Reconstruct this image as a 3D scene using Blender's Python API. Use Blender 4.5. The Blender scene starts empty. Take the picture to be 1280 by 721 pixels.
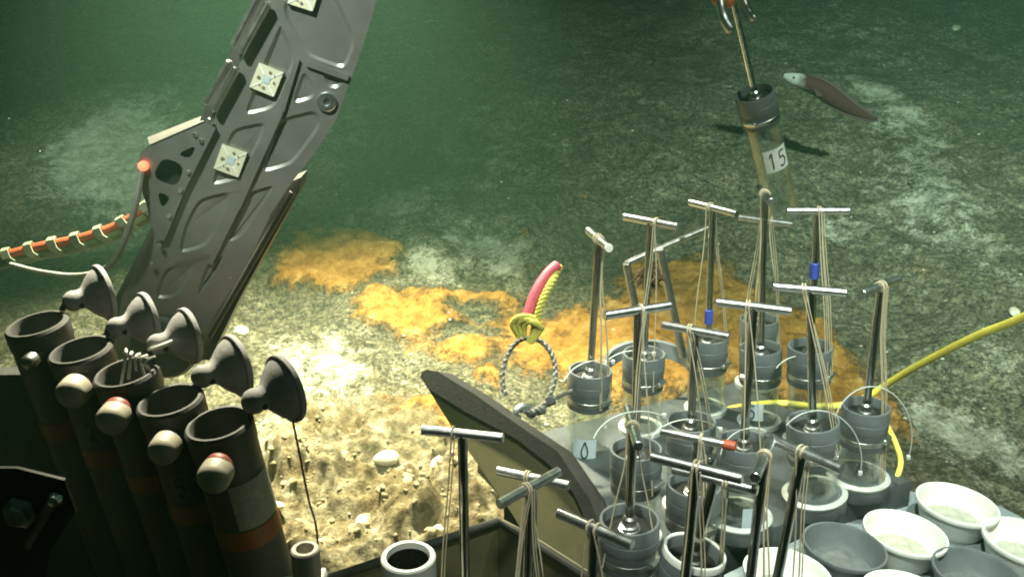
import bpy, bmesh, math, random
import numpy as np
from mathutils import Vector, Matrix, Quaternion
from mathutils.geometry import tessellate_polygon

random.seed(7)
rng = np.random.default_rng(11)
scene = bpy.context.scene
COL = scene.collection
R = math.radians

# ------------------------------------------------------------------ camera
CAMZ = 1.10
PITCH = R(20.0)
FPX = 1229.0
ct, st = math.cos(PITCH), math.sin(PITCH)
cd = bpy.data.cameras.new('camera')
cam = bpy.data.objects.new('camera', cd)
COL.objects.link(cam)
cam.location = (0, 0, CAMZ)
cam.rotation_euler = (R(90) - PITCH, 0, 0)
cd.sensor_width = 36.0
cd.lens = 36.0 * FPX / 1280.0
cd.clip_start = 0.02
cd.clip_end = 200
scene.camera = cam

# ------------------------------------------------------------------ world: deep water, almost no light of its own
w = bpy.data.worlds.new('World')
scene.world = w
w.use_nodes = True
bg = w.node_tree.nodes['Background']
bg.inputs['Color'].default_value = (0.40, 0.58, 0.44, 1)
bg.inputs['Strength'].default_value = 0.030

# ------------------------------------------------------------------ spots standing in for the vehicle's lamps, plus added unseen fills
def spot(name, loc, target, power, angle, blend, col, radius):
    ld = bpy.data.lights.new(name, 'SPOT')
    ld.energy = power
    ld.spot_size = R(angle)
    ld.spot_blend = blend
    ld.color = col
    ld.shadow_soft_size = radius
    o = bpy.data.objects.new(name, ld)
    COL.objects.link(o)
    o.location = loc
    o.rotation_euler = (Vector(target) - Vector(loc)).to_track_quat('-Z', 'Y').to_euler()
    return o

LAMPS_AND_FILLS = [
    ('lamp_and_fill', (-0.50, 2.42, 2.05), (-0.46, 1.92, 0.0), 2400, 66, 1.0, (1.0, 0.83, 0.62), 0.06),
    ('lamp_and_fill', (0.85, 0.80, 2.30), (0.66, 1.50, 0.2), 370, 50, 1.0, (1.0, 0.97, 0.88), 0.06),
    ('lamp_and_fill', (1.45, 0.60, 2.00), (1.70, 3.4, 0.3), 1300, 64, 1.0, (0.95, 1.0, 0.92), 0.06),
    ('lamp_and_fill', (-1.90, 2.70, 2.30), (-1.42, 3.55, 0.4), 210, 44, 1.0, (0.95, 1.0, 0.92), 0.06),  # unseen fill added to light the pale mat on the left
    ('lamp_and_fill', (-0.95, 0.50, 2.60), (-0.46, 1.74, 1.08), 620, 29, 1.0, (1.0, 0.98, 0.90), 0.06),  # unseen fill added to brighten the arm plate
    ('lamp_and_fill', (0.02, 0.35, 2.10), (0.42, 1.28, 0.35), 280, 44, 1.0, (1.0, 0.97, 0.90), 0.06),  # unseen fill added for highlights on the near handles
]
for a in LAMPS_AND_FILLS:
    spot(*a)

scene.view_settings.view_transform = 'Standard'
scene.view_settings.look = 'None'
scene.view_settings.gamma = 1.0
scene.view_settings.exposure = 0.0
scene.view_settings.use_curve_mapping = False
cy = scene.cycles
cy.use_denoising = True
cy.max_bounces = 6
cy.diffuse_bounces = 2
cy.glossy_bounces = 3
cy.transmission_bounces = 4
cy.transparent_max_bounces = 24
cy.volume_bounces = 1
cy.sample_clamp_indirect = 4.0
cy.pixel_filter_type = 'BLACKMAN_HARRIS'
cy.filter_width = 1.9

# ------------------------------------------------------------------ pixel of the 1280 px photograph -> place in the scene
def pix(px, py, z):
    xc = (px - 640) / FPX * z
    yc = -(py - 360.5) / FPX * z
    return Vector((xc, z * ct + yc * st, CAMZ - z * st + yc * ct))
def pixz(px, py, Z):
    k = (py - 360.5) / FPX
    return pix(px, py, (CAMZ - Z) / (st + k * ct))
def pixy(px, py, Y):
    k = (py - 360.5) / FPX
    return pix(px, py, Y / (ct - k * st))

# ------------------------------------------------------------------ noise
class Noise:
    def __init__(s, seed):
        r = np.random.default_rng(seed)
        a = r.random((256, 256)) * 2 * np.pi
        s.gx, s.gy = np.cos(a), np.sin(a)
    def __call__(s, x, y):
        x = np.asarray(x, float); y = np.asarray(y, float)
        xi = np.floor(x).astype(int); yi = np.floor(y).astype(int)
        xf = x - xi; yf = y - yi
        u = xf**3 * (xf * (xf * 6 - 15) + 10); v = yf**3 * (yf * (yf * 6 - 15) + 10)
        def g(a, b):
            i, j = (xi + a) & 255, (yi + b) & 255
            return s.gx[i, j] * (xf - a) + s.gy[i, j] * (yf - b)
        return ((g(0, 0) * (1 - u) + g(1, 0) * u) * (1 - v) + (g(0, 1) * (1 - u) + g(1, 1) * u) * v) * 1.5
N1, N2, N3, N4 = Noise(1), Noise(2), Noise(3), Noise(4)
def fbm(n, x, y, f, oc=4, g=0.5):
    t = 0; a = 1; s = 0
    for i in range(oc):
        t = t + a * n(x * f + 17.3 * i, y * f - 9.1 * i); s += a; a *= g; f *= 2.03
    return t / s
def sstep(a, b, x):
    t = np.clip((x - a) / (b - a), 0, 1)
    return t * t * (3 - 2 * t)

def ground_base(x, y):
    x = np.asarray(x, float); y = np.asarray(y, float)
    t = np.maximum(0, y - 1.9)
    z = 0.21 * t * t / (t + 0.5)
    z = z + 0.10 * fbm(N1, x, y, 0.55, 3) * sstep(1.2, 2.6, y)
    z = z + 0.035 * fbm(N2, x, y, 2.1, 3)
    return z
def pixg(px, py):
    lo, hi = 0.8, 14.0
    for i in range(48):
        m = (lo + hi) / 2
        p = pix(px, py, m)
        if p.z > float(ground_base(p.x, p.y)): lo = m
        else: hi = m
    return pix(px, py, lo)

# ------------------------------------------------------------------ materials
def new_mat(name):
    m = bpy.data.materials.new(name); m.use_nodes = True
    nt = m.node_tree
    return m, nt, nt.nodes['Principled BSDF']
def mat(name, col, rough=0.5, metal=0.0, var=0.25, scale=30, bump=0.0, bscale=200, col2=None, thr=None, spec=0.5, coat=0):
    m, nt, b = new_mat(name)
    L = nt.links.new
    tc = nt.nodes.new('ShaderNodeTexCoord')
    n = nt.nodes.new('ShaderNodeTexNoise'); n.inputs['Scale'].default_value = scale; n.inputs['Detail'].default_value = 5
    n.inputs['Roughness'].default_value = 0.65
    L(tc.outputs['Object'], n.inputs['Vector'])
    r = nt.nodes.new('ShaderNodeValToRGB')
    a = tuple(c * (1 - var) for c in col); c2 = col2 or tuple(min(1, c * (1 + var)) for c in col)
    lo, hi = thr or (0.3, 0.7)
    r.color_ramp.elements[0].position = lo; r.color_ramp.elements[0].color = (*a, 1)
    r.color_ramp.elements[1].position = hi; r.color_ramp.elements[1].color = (*c2, 1)
    L(n.outputs['Fac'], r.inputs['Fac']); L(r.outputs['Color'], b.inputs['Base Color'])
    b.inputs['Roughness'].default_value = rough; b.inputs['Metallic'].default_value = metal
    b.inputs['Specular IOR Level'].default_value = spec
    mr = nt.nodes.new('ShaderNodeMapRange'); mr.inputs['To Min'].default_value = max(0.03, rough - 0.1); mr.inputs['To Max'].default_value = min(1, rough + 0.12)
    L(n.outputs['Fac'], mr.inputs['Value']); L(mr.outputs['Result'], b.inputs['Roughness'])
    if bump:
        n2 = nt.nodes.new('ShaderNodeTexNoise'); n2.inputs['Scale'].default_value = bscale; n2.inputs['Detail'].default_value = 4
        L(tc.outputs['Object'], n2.inputs['Vector'])
        bp = nt.nodes.new('ShaderNodeBump'); bp.inputs['Strength'].default_value = bump; bp.inputs['Distance'].default_value = 0.004
        L(n2.outputs['Fac'], bp.inputs['Height']); L(bp.outputs['Normal'], b.inputs['Normal'])
    return m

M = {}
M['steel'] = mat('brushed_steel', (0.68, 0.67, 0.66), 0.31, 1.0, 0.15, 60, 0.03, 400)
M['rod'] = mat('polished_rod', (0.50, 0.48, 0.45), 0.17, 1.0, 0.2, 40, 0.03, 300)
M['steel_dull'] = mat('dull_steel', (0.40, 0.39, 0.37), 0.36, 1.0, 0.2, 60, 0.08, 300)
M['plate'] = mat('anodised_plate', (0.185, 0.176, 0.163), 0.33, 0.45, 0.12, 18, 0.05, 500)
M['plate_dark'] = mat('dark_plate', (0.055, 0.052, 0.047), 0.45, 0.2, 0.2, 20, 0.05, 300)
M['pvc'] = mat('grey_pvc', (0.098, 0.108, 0.112), 0.42, 0, 0.16, 25, 0.05, 250)
M['pvc_dark'] = mat('dark_grey_pvc', (0.062, 0.066, 0.068), 0.45, 0, 0.2, 25, 0.05, 250)
M['bottle'] = mat('bottle_pvc', (0.058, 0.055, 0.053), 0.55, 0, 0.2, 22, 0.12, 220)
M['cap'] = mat('end_cap_pvc', (0.22, 0.213, 0.218), 0.75, 0, 0.22, 30, 0.12, 220, spec=0.25)
M['rubber'] = mat('black_rubber', (0.013, 0.012, 0.011), 0.75, 0, 0.3, 40, 0.2, 200, spec=0.25)
M['rim'] = mat('pale_rim', (0.36, 0.37, 0.34), 0.5, 0, 0.2, 40)
M['white'] = mat('white_plastic', (0.62, 0.62, 0.56), 0.4, 0, 0.10, 25, 0.03, 150)
M['cream'] = mat('cream_plastic', (0.37, 0.335, 0.275), 0.5, 0, 0.10, 40, 0.05, 150)
M['orange'] = mat('orange_tape', (0.24, 0.066, 0.014), 0.5, 0, 0.2, 40)
M['tape'] = mat('grey_worn_tape', (0.30, 0.29, 0.26), 0.7, 0, 0.25, 60, 0.3, 200)
M['red'] = mat('red_rubber', (0.24, 0.055, 0.04), 0.5)
M['band'] = mat('tan_rubber', (0.36, 0.31, 0.21), 0.55, 0, 0.15, 60)
M['nylon'] = mat('white_nylon', (0.46, 0.48, 0.44), 0.35, 0, 0.08, 60)
M['label'] = mat('grey_label', (0.40, 0.47, 0.50), 0.6, 0, 0.08, 40)
M['label_white'] = mat('white_label', (0.66, 0.67, 0.62), 0.6, 0, 0.06, 40)
M['ink'] = mat('black_ink', (0.015, 0.017, 0.02), 0.6)
M['blue'] = mat('blue_tape', (0.035, 0.06, 0.34), 0.5, 0, 0.2, 40)
M['blue_lid'] = mat('blue_lid', (0.05, 0.09, 0.22), 0.45, 0, 0.2, 30)
M['yellow_tape'] = mat('yellow_tape', (0.62, 0.60, 0.07), 0.5)
M['yellow'] = mat('yellow_cable', (0.80, 0.68, 0.10), 0.5, 0, 0.14, 40, 0.1, 120)
M['yrope'] = mat('yellow_rope', (0.40, 0.36, 0.06), 0.75, 0, 0.25, 150, 0.6, 500)
M['pink'] = mat('pink_sleeve', (0.40, 0.050, 0.085), 0.55, 0, 0.2, 50, 0.2, 250)
M['grope'] = mat('grey_braid', (0.075, 0.072, 0.062), 0.8, 0, 0.3, 150, 0.5, 500)
M['wrope'] = mat('pale_braid', (0.21, 0.205, 0.175), 0.8, 0, 0.2, 150, 0.5, 500)
M['olive'] = mat('olive_panel', (0.074, 0.066, 0.034), 0.5, 0, 0.22, 9, 0.08, 90, spec=0.3)
M['hose_orange'] = mat('orange_hose', (0.32, 0.065, 0.025), 0.5, 0, 0.2, 40)
M['hose_wrap'] = mat('pale_spiral_wrap', (0.15, 0.17, 0.11), 0.5, 0, 0.15, 40)
M['hose_grey'] = mat('grey_cable', (0.20, 0.20, 0.17), 0.55, 0, 0.2, 40)
M['tray'] = mat('grey_tray', (0.16, 0.18, 0.19), 0.45, 0, 0.75, 55, 0.15, 150, col2=(0.19, 0.215, 0.225), thr=(0.30, 0.40))
M['slab'] = mat('dark_slab', (0.044, 0.048, 0.050), 0.45, 0, 0.3, 14, 0.1, 150)
M['slab_side'] = M['slab']
M['tuft'] = mat('brown_tuft', (0.055, 0.028, 0.010), 0.85, 0, 0.4, 90)
M['shell'] = mat('clam_shell', (0.42, 0.375, 0.28), 0.6, 0, 0.30, 60, 0.3, 120)
M['rock'] = mat('sediment_lump', (0.20, 0.160, 0.090), 0.95, 0, 0.5, 30, 0.8, 160, col2=(0.34, 0.28, 0.17), spec=0.1)
M['vehicle'] = mat('vehicle_black', (0.009, 0.009, 0.006), 0.55, 0, 0.3, 10, 0.1, 90)
M['film'] = mat('silt_film', (0.33, 0.32, 0.26), 0.8, 0, 0.25, 70, 0.3, 200)
M['film_dark'] = mat('dark_silt_film', (0.085, 0.092, 0.092), 0.8, 0, 0.3, 70, 0.3, 200)
M['gripper_orange'] = mat('gripper_orange', (0.70, 0.22, 0.05), 0.45, 0.2, 0.2, 40)

def glass_mat():
    m = bpy.data.materials.new('clear_tube'); m.use_nodes = True
    nt = m.node_tree; nt.nodes.clear(); L = nt.links.new
    out = nt.nodes.new('ShaderNodeOutputMaterial')
    tr = nt.nodes.new('ShaderNodeBsdfTransparent'); tr.inputs['Color'].default_value = (0.93, 0.95, 0.93, 1)
    gl = nt.nodes.new('ShaderNodeBsdfGlossy'); gl.inputs['Roughness'].default_value = 0.10; gl.inputs['Color'].default_value = (0.9, 0.92, 0.9, 1)
    df = nt.nodes.new('ShaderNodeBsdfDiffuse'); df.inputs['Color'].default_value = (0.55, 0.58, 0.54, 1)
    fr = nt.nodes.new('ShaderNodeLayerWeight'); fr.inputs['Blend'].default_value = 0.25
    m1 = nt.nodes.new('ShaderNodeMixShader'); m2 = nt.nodes.new('ShaderNodeMixShader')
    tc = nt.nodes.new('ShaderNodeTexCoord'); n = nt.nodes.new('ShaderNodeTexNoise'); n.inputs['Scale'].default_value = 14; n.inputs['Detail'].default_value = 5
    mr = nt.nodes.new('ShaderNodeMapRange'); mr.inputs['From Min'].default_value = 0.35; mr.inputs['From Max'].default_value = 0.75
    mr.inputs['To Min'].default_value = 0.012; mr.inputs['To Max'].default_value = 0.075
    L(tc.outputs['Object'], n.inputs['Vector']); L(n.outputs['Fac'], mr.inputs['Value'])
    L(mr.outputs['Result'], m1.inputs['Fac']); L(tr.outputs[0], m1.inputs[1]); L(df.outputs[0], m1.inputs[2])
    mf = nt.nodes.new('ShaderNodeMath'); mf.operation = 'MULTIPLY'; mf.inputs[1].default_value = 0.5
    L(fr.outputs['Facing'], mf.inputs[0])
    L(mf.outputs[0], m2.inputs['Fac']); L(m1.outputs[0], m2.inputs[1]); L(gl.outputs[0], m2.inputs[2]); L(m2.outputs[0], out.inputs['Surface'])
    return m
M['glass'] = glass_mat()
def emit_mat(name, col, s):
    m, nt, b = new_mat(name)
    b.inputs['Base Color'].default_value = (*col, 1)
    b.inputs['Emission Color'].default_value = (*col, 1); b.inputs['Emission Strength'].default_value = s
    return m
M['led'] = emit_mat('red_led', (1.0, 0.10, 0.05), 5.0)
M['led_dim'] = emit_mat('red_led_dim', (0.8, 0.04, 0.05), 0.7)

# ------------------------------------------------------------------ mesh helpers
ROOT = {}
class MB:
    def __init__(s): s.v = []; s.f = []
    def add(s, vs, fs):
        o = len(s.v); s.v += [tuple(p) for p in vs]; s.f += [tuple(i + o for i in f) for f in fs]; return s
    def box(s, c, size, rot=None, bev=0.0):
        c = Vector(c); hx, hy, hz = [d / 2 for d in size]
        bm = bmesh.new(); bmesh.ops.create_cube(bm, size=1)
        for v in bm.verts: v.co = Vector((v.co.x * size[0], v.co.y * size[1], v.co.z * size[2]))
        if bev: bmesh.ops.bevel(bm, geom=list(bm.edges), offset=bev, segments=2, affect='EDGES', profile=0.5)
        bm.verts.index_update()
        vs = []
        for v in bm.verts:
            p = v.co.copy()
            if rot is not None: p = rot @ p
            vs.append(c + p)
        fs = [[v.index for v in f.verts] for f in bm.faces]
        bm.free()
        return s.add(vs, fs)
    def lathe(s, base, axis, prof, seg=28, closed=False):
        """prof: list of (radius, height along axis)"""
        base = Vector(base); a = Vector(axis).normalized()
        u = a.orthogonal().normalized(); w_ = a.cross(u)
        vs = []; fs = []; n = len(prof)
        for (r, h) in prof:
            for i in range(seg):
                t = 2 * math.pi * i / seg
                vs.append(base + a * h + (u * math.cos(t) + w_ * math.sin(t)) * r)
        for j in range(n - 1 if not closed else n):
            j2 = (j + 1) % n
            for i in range(seg):
                i2 = (i + 1) % seg
                fs.append((j * seg + i, j * seg + i2, j2 * seg + i2, j2 * seg + i))
        if not closed:
            if prof[0][0] > 1e-6: fs.append(tuple(range(seg - 1, -1, -1)))
            if prof[-1][0] > 1e-6: fs.append(tuple((n - 1) * seg + i for i in range(seg)))
        return s.add(vs, fs)
    def tube(s, pts, r, seg=8, caps=True, closed=False, flat=None):
        pts = [Vector(p) for p in pts]; n = len(pts)
        rs = r if isinstance(r, (list, tuple)) else [r] * n
        t0 = (pts[1] - pts[0]).normalized(); u = t0.orthogonal().normalized()
        vs = []; fs = []; prev = t0
        for k in range(n):
            if closed: t = (pts[(k + 1) % n] - pts[k - 1]).normalized()
            else: t = (pts[min(n - 1, k + 1)] - pts[max(0, k - 1)]).normalized()
            q = prev.rotation_difference(t); u = (q @ u); u = (u - t * u.dot(t)).normalized(); prev = t
            w_ = t.cross(u)
            for i in range(seg):
                a = 2 * math.pi * i / seg
                vs.append(pts[k] + (u * math.cos(a) + w_ * math.sin(a)) * rs[k])
        m = n if closed else n - 1
        for k in range(m):
            k2 = (k + 1) % n
            for i in range(seg):
                i2 = (i + 1) % seg
                fs.append((k * seg + i, k * seg + i2, k2 * seg + i2, k2 * seg + i))
        if caps and not closed:
            fs.append(tuple(range(seg - 1, -1, -1))); fs.append(tuple((n - 1) * seg + i for i in range(seg)))
        return s.add(vs, fs)
    def rod(s, a, b, r, seg=20, ch=0.12):
        a = Vector(a); b = Vector(b); L_ = (b - a).length; c = r * ch
        return s.lathe(a, b - a, [(r - c, 0), (r, c), (r, L_ - c), (r - c, L_)], seg)
    def build(s, name, m, parent=None, loc=None, sharp=35):
        root = Vector((0, 0, 0))
        if parent is not None: root = ROOT[parent.name]
        elif loc is not None: root = Vector(loc)
        me = bpy.data.meshes.new(name)
        me.from_pydata([(p[0] - root.x, p[1] - root.y, p[2] - root.z) for p in s.v], [], s.f)
        me.validate(); 
        bm = bmesh.new(); bm.from_mesh(me); bmesh.ops.recalc_face_normals(bm, faces=list(bm.faces)); bm.to_mesh(me); bm.free()
        me.polygons.foreach_set('use_smooth', [True] * len(me.polygons))
        me.set_sharp_from_angle(angle=R(sharp))
        me.materials.append(M[m] if isinstance(m, str) else m)
        o = bpy.data.objects.new(name, me); COL.objects.link(o)
        if parent is not None: o.parent = parent
        else: o.location = root
        ROOT[o.name] = root
        return o
def tag(o, label=None, cat=None, group=None, kind=None):
    if label: o['label'] = label
    if cat: o['category'] = cat
    if group: o['group'] = group
    if kind: o['kind'] = kind
    return o
def thing(name, loc, label, cat, group=None):
    o = bpy.data.objects.new(name, None); o.empty_display_size = 0.05
    COL.objects.link(o); o.location = loc; ROOT[o.name] = Vector(loc)
    return tag(o, label, cat, group)
def spline(pts, n=8):
    pts = [Vector(p) for p in pts]; out = []
    for i in range(len(pts) - 1):
        p0 = pts[max(0, i - 1)]; p1 = pts[i]; p2 = pts[i + 1]; p3 = pts[min(len(pts) - 1, i + 2)]
        for k in range(n):
            t = k / n
            out.append(0.5 * ((2 * p1) + (p2 - p0) * t + (2 * p0 - 5 * p1 + 4 * p2 - p3) * t * t + (3 * p1 - p0 - 3 * p2 + p3) * t**3))
    out.append(pts[-1]); return out
def helix(pts, r, turns, phase=0.0):
    pts = [Vector(p) for p in pts]; n = len(pts); out = []
    u = None; prev = None
    for k in range(n):
        t = (pts[min(n - 1, k + 1)] - pts[max(0, k - 1)]).normalized()
        if u is None: u = t.orthogonal().normalized()
        else: u = prev.rotation_difference(t) @ u; u = (u - t * u.dot(t)).normalized()
        prev = t; w_ = t.cross(u); a = phase + 2 * math.pi * turns * k / (n - 1)
        out.append(pts[k] + (u * math.cos(a) + w_ * math.sin(a)) * r)
    return out

# ================================================================== SETTING: the seabed
def blob_list(items):
    out = []
    for (px, py, rx, ry, a) in items:
        p = pixg(px, py); d = (p - Vector((0, 0, CAMZ))); z = d.y * ct - d.z * st
        n = max(0.22, -d.normalized().z * 0.9 + 0.15)
        out.append((p.x, p.y, rx / FPX * z, ry / FPX * z / n, a))
    return out
ORANGE = blob_list([
    (410, 312, 62, 24, 1.25), (385, 338, 40, 13, 1.0), (455, 318, 38, 12, 1.0), (432, 345, 25, 14, 0.8), (495, 322, 18, 8, 0.8),
    (470, 372, 32, 14, 0.9), (505, 392, 40, 14, 1.0), (540, 378, 22, 9, 0.8), (520, 415, 26, 16, 0.9), (560, 440, 24, 14, 0.95), (590, 445, 24, 12, 0.9),
    (575, 372, 40, 5, 0.8), (545, 400, 60, 6, 0.8), (480, 340, 40, 5, 0.7), (605, 375, 24, 9, 0.9), (640, 395, 24, 20, 1.0), (660, 330, 14, 10, 0.75), (655, 295, 14, 8, 0.75), (610, 470, 16, 12, 0.8),
    (690, 440, 60, 45, 1.3), (760, 430, 60, 42, 1.4), (830, 430, 60, 50, 1.4), (845, 345, 42, 28, 1.15), (900, 360, 52, 30, 1.15), (910, 420, 62, 42, 1.3),
    (985, 440, 60, 45, 1.3), (1030, 455, 42, 42, 1.2), (1050, 500, 40, 30, 1.2), (1120, 525, 18, 30, 1.1), (795, 340, 18, 30, 0.9),
    (520, 505, 40, 16, 1.1), (560, 530, 26, 20, 1.0), (485, 490, 30, 10, 0.8), (640, 590, 30, 30, 0.8)])
PALE = blob_list([
    (150, 172, 46, 30, 1.5), (120, 215, 50, 24, 1.2), (185, 235, 40, 30, 1.4), (110, 170, 30, 30, 0.8), (60, 185, 18, 10, .7),
    (635, 325, 30, 18, 1.0), (600, 300, 26, 10, 0.9), (515, 335, 40, 10, 0.8), (550, 350, 30, 8, 0.8), (500, 255, 30, 8, 0.7), (560, 320, 40, 16, .6),
    (390, 470, 60, 40, 0.75), (440, 470, 70, 40, 0.6), (345, 570, 50, 60, 1.6), (420, 420, 60, 18, 0.6), (540, 500, 60, 16, 0.7),  # blob beside the last bottle paints the lamp's blown-out hot spot pale
    (1200, 560, 60, 60, 0.75), (1150, 520, 30, 20, 0.9), (1250, 560, 40, 40, 0.9), (1255, 450, 30, 24, 0.9), (1180, 300, 70, 60, 0.55), (1100, 120, 30, 20, 1.0),
    (1090, 40, 90, 30, 0.6), (1130, 160, 40, 30, 0.75), (1160, 240, 60, 40, .6), (1035, 280, 35, 20, 0.8), (60, 90, 90, 12, 0.8), (170, 120, 60, 40, 0.5), (450, 140, 20, 10, 0.9),
    (520, 30, 20, 8, .9), (660, 20, 30, 8, .6), (600, 200, 90, 50, 0.45), (500, 230, 120, 50, .5)])
RUBBLE = blob_list([(420, 560, 130, 80, 1.2), (520, 600, 120, 70, 1.1), (390, 640, 90, 60, 1.0), (590, 620, 60, 50, .8), (300, 650, 40, 40, .5)])
def blobs(lst, x, y):
    s = np.zeros_like(x)
    for (cx, cy_, rx, ry, a) in lst:
        s += a * np.exp(-(((x - cx) / rx) ** 2 + ((y - cy_) / ry) ** 2) * 0.8)
    return s
def ground_full(x, y):
    z = ground_base(x, y)
    near = np.clip(1.6 - (y - 1.8) / 5.0, 0.25, 1.0)
    wx = x + 0.05 * N3(x * 4, y * 4); wy = y + 0.05 * N4(x * 4, y * 4)
    z = z + 0.034 * fbm(N3, wx, wy, 5.0, 6, 0.62) * near + 0.05 * fbm(N4, wx, wy, 1.7, 3) * sstep(2.0, 3.0, y)
    rb = np.clip(blobs(RUBBLE, x, y), 0, 1.3)
    rid = 1 - np.abs(fbm(N4, wx, wy, 9.0, 3)) * 2.4
    z = z + rb * (0.085 * fbm(N4, wx, wy, 5.0, 3) + 0.022 * rid * rid + 0.020 * fbm(N1, wx, wy, 20.0, 5, 0.62))
    z = z + 0.0045 * fbm(N2, x, y, 55.0, 2) * near
    orr = blobs(ORANGE, x, y) * 0.85 + 0.95 * fbm(N1, wx, wy, 5.0, 6, 0.66)
    z = z + 0.014 * sstep(0.45, 0.75, orr) + 0.008 * sstep(0.45, 0.75, orr) * fbm(N3, wx, wy, 30, 3)
    return z, orr, rb
def make_seabed():
    # rows follow the depth (dense where one looks, sparse far away), columns fan out
    ys = [-4.0, -2.5, -1.2, -0.3, 0.3, 0.7, 0.95]
    y = 1.1
    while y < 7.0:
        ys.append(y); y += 0.0034 * max(1.0, (y / 1.6)) ** 1.55
    while y < 14.0:
        ys.append(y); y *= 1.035
    ys = np.array(ys)
    core = np.linspace(-1, 1, 640)
    outl = -np.array([9.0, 6.0, 4.0, 3.0, 2.3, 1.8, 1.5, 1.3, 1.15, 1.05])
    u = np.concatenate([outl, core, -outl[::-1]])
    half = np.clip(0.56 * np.maximum(ys, 1.0) + 0.30, 0.8, None)
    X = u[None, :] * half[:, None]; X = np.clip(X, -14, 14)
    # keep columns distinct at the outer limit
    X = X + np.linspace(-0.02, 0.02, len(u))[None, :] * (np.abs(X) > 13)
    Y = np.repeat(ys[:, None], len(u), 1)
    Z, orr, rb = ground_full(X, Y)
    wx = X + 0.05 * N3(X * 4, Y * 4); wy = Y + 0.05 * N4(X * 4, Y * 4)
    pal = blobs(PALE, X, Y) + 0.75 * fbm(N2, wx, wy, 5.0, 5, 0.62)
    nr, nc = X.shape
    co = np.stack([X, Y, Z], -1).reshape(-1, 3)
    idx = np.arange(nr * nc).reshape(nr, nc)
    q = np.stack([idx[:-1, :-1], idx[:-1, 1:], idx[1:, 1:], idx[1:, :-1]], -1).reshape(-1, 4)
    me = bpy.data.meshes.new('seabed')
    me.vertices.add(len(co)); me.vertices.foreach_set('co', co.ravel())
    me.loops.add(q.size); me.loops.foreach_set('vertex_index', q.ravel().astype(np.int32))
    me.polygons.add(len(q)); me.polygons.foreach_set('loop_start', np.arange(0, q.size, 4, dtype=np.int32))
    me.update(calc_edges=True)
    me.polygons.foreach_set('use_smooth', [True] * len(q))
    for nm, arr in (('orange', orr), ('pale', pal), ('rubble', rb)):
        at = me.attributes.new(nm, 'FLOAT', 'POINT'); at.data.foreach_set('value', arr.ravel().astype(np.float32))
    o = bpy.data.objects.new('seabed', me); COL.objects.link(o)
    tag(o, 'grey green sediment slope with orange and white bacterial mats', 'seabed', kind='structure')
    # ---- material
    m, nt, b = new_mat('seabed'); L = nt.links.new; nd = nt.nodes.new
    geo = nd('ShaderNodeNewGeometry')
    def noise(sc, det=5, rough=0.6, dist=0.0):
        n = nd('ShaderNodeTexNoise'); n.inputs['Scale'].default_value = sc; n.inputs['Detail'].default_value = det
        n.inputs['Roughness'].default_value = rough; n.inputs['Distortion'].default_value = dist
        L(geo.outputs['Position'], n.inputs['Vector']); return n.outputs['Fac']
    def ramp(fac, stops):
        r = nd('ShaderNodeValToRGB'); e = r.color_ramp.elements
        while len(e) < len(stops): e.new(0.5)
        for i, (p, c) in enumerate(stops): e[i].position = p; e[i].color = (*c, 1)
        L(fac, r.inputs['Fac']); return r.outputs['Color']
    def math_(op, a, b_, clamp=False):
        n = nd('ShaderNodeMath'); n.operation = op; n.use_clamp = clamp
        for i, v in ((0, a), (1, b_)):
            if isinstance(v, (int, float)): n.inputs[i].default_value = v
            else: L(v, n.inputs[i])
        return n.outputs[0]
    def mix(fac, a, c):
        n = nd('ShaderNodeMix'); n.data_type = 'RGBA'
        L(fac, n.inputs['Factor']); L(a, n.inputs['A']); L(c, n.inputs['B']); return n.outputs['Result']
    def smooth(v, lo, hi):
        n = nd('ShaderNodeMapRange'); n.interpolation_type = 'SMOOTHSTEP'
        n.inputs['From Min'].default_value = lo; n.inputs['From Max'].default_value = hi; L(v, n.inputs['Value']); return n.outputs['Result']
    def attr(nm):
        n = nd('ShaderNodeAttribute'); n.attribute_name = nm; return n.outputs['Fac']
    nA, nB, nC, nM = noise(1.9, 7, 0.68, 0.6), noise(17, 8, 0.74), noise(110, 6, 0.78), noise(5.5, 9, 0.74, 0.4)
    nS = noise(48, 5, 0.7)
    base = ramp(nM, [(0.30, (0.038, 0.031, 0.017)), (0.46, (0.088, 0.074, 0.042)), (0.56, (0.140, 0.120, 0.074)), (0.72, (0.230, 0.202, 0.135))])
    mott = ramp(nB, [(0.34, (0.028, 0.025, 0.014)), (0.50, (0.092, 0.086, 0.052)), (0.64, (0.195, 0.186, 0.126))])
    k1 = nd('ShaderNodeValue'); k1.outputs[0].default_value = 0.5
    c = mix(k1.outputs[0], base, mott)
    # stipple of small clumps
    st_ = ramp(nS, [(0.38, (0.26, 0.26, 0.26)), (0.50, (0.85, 0.84, 0.82)), (0.62, (2.2, 2.15, 2.0))])
    mm = nd('ShaderNodeMix'); mm.data_type = 'RGBA'; mm.blend_type = 'MULTIPLY'; mm.inputs['Factor'].default_value = 0.8
    L(c, mm.inputs['A']); L(st_, mm.inputs['B']); c = mm.outputs['Result']
    # brownish silt sheets
    br_ = nd('ShaderNodeRGB'); br_.outputs[0].default_value = (0.070, 0.056, 0.032, 1)
    c = mix(math_('MULTIPLY', smooth(nA, 0.50, 0.62), 0.6), c, br_.outputs[0])
    # fine fuzz of filaments: pale and dark specks
    fz = smooth(nC, 0.53, 0.60)
    fzc = ramp(nM, [(0.35, (0.10, 0.10, 0.075)), (0.65, (0.34, 0.33, 0.26))])
    c = mix(math_('MULTIPLY', fz, 0.75), c, fzc)
    dk_ = nd('ShaderNodeRGB'); dk_.outputs[0].default_value = (0.022, 0.020, 0.014, 1)
    c = mix(math_('MULTIPLY', smooth(nC, 0.47, 0.40), 0.8), c, dk_.outputs[0])
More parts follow.
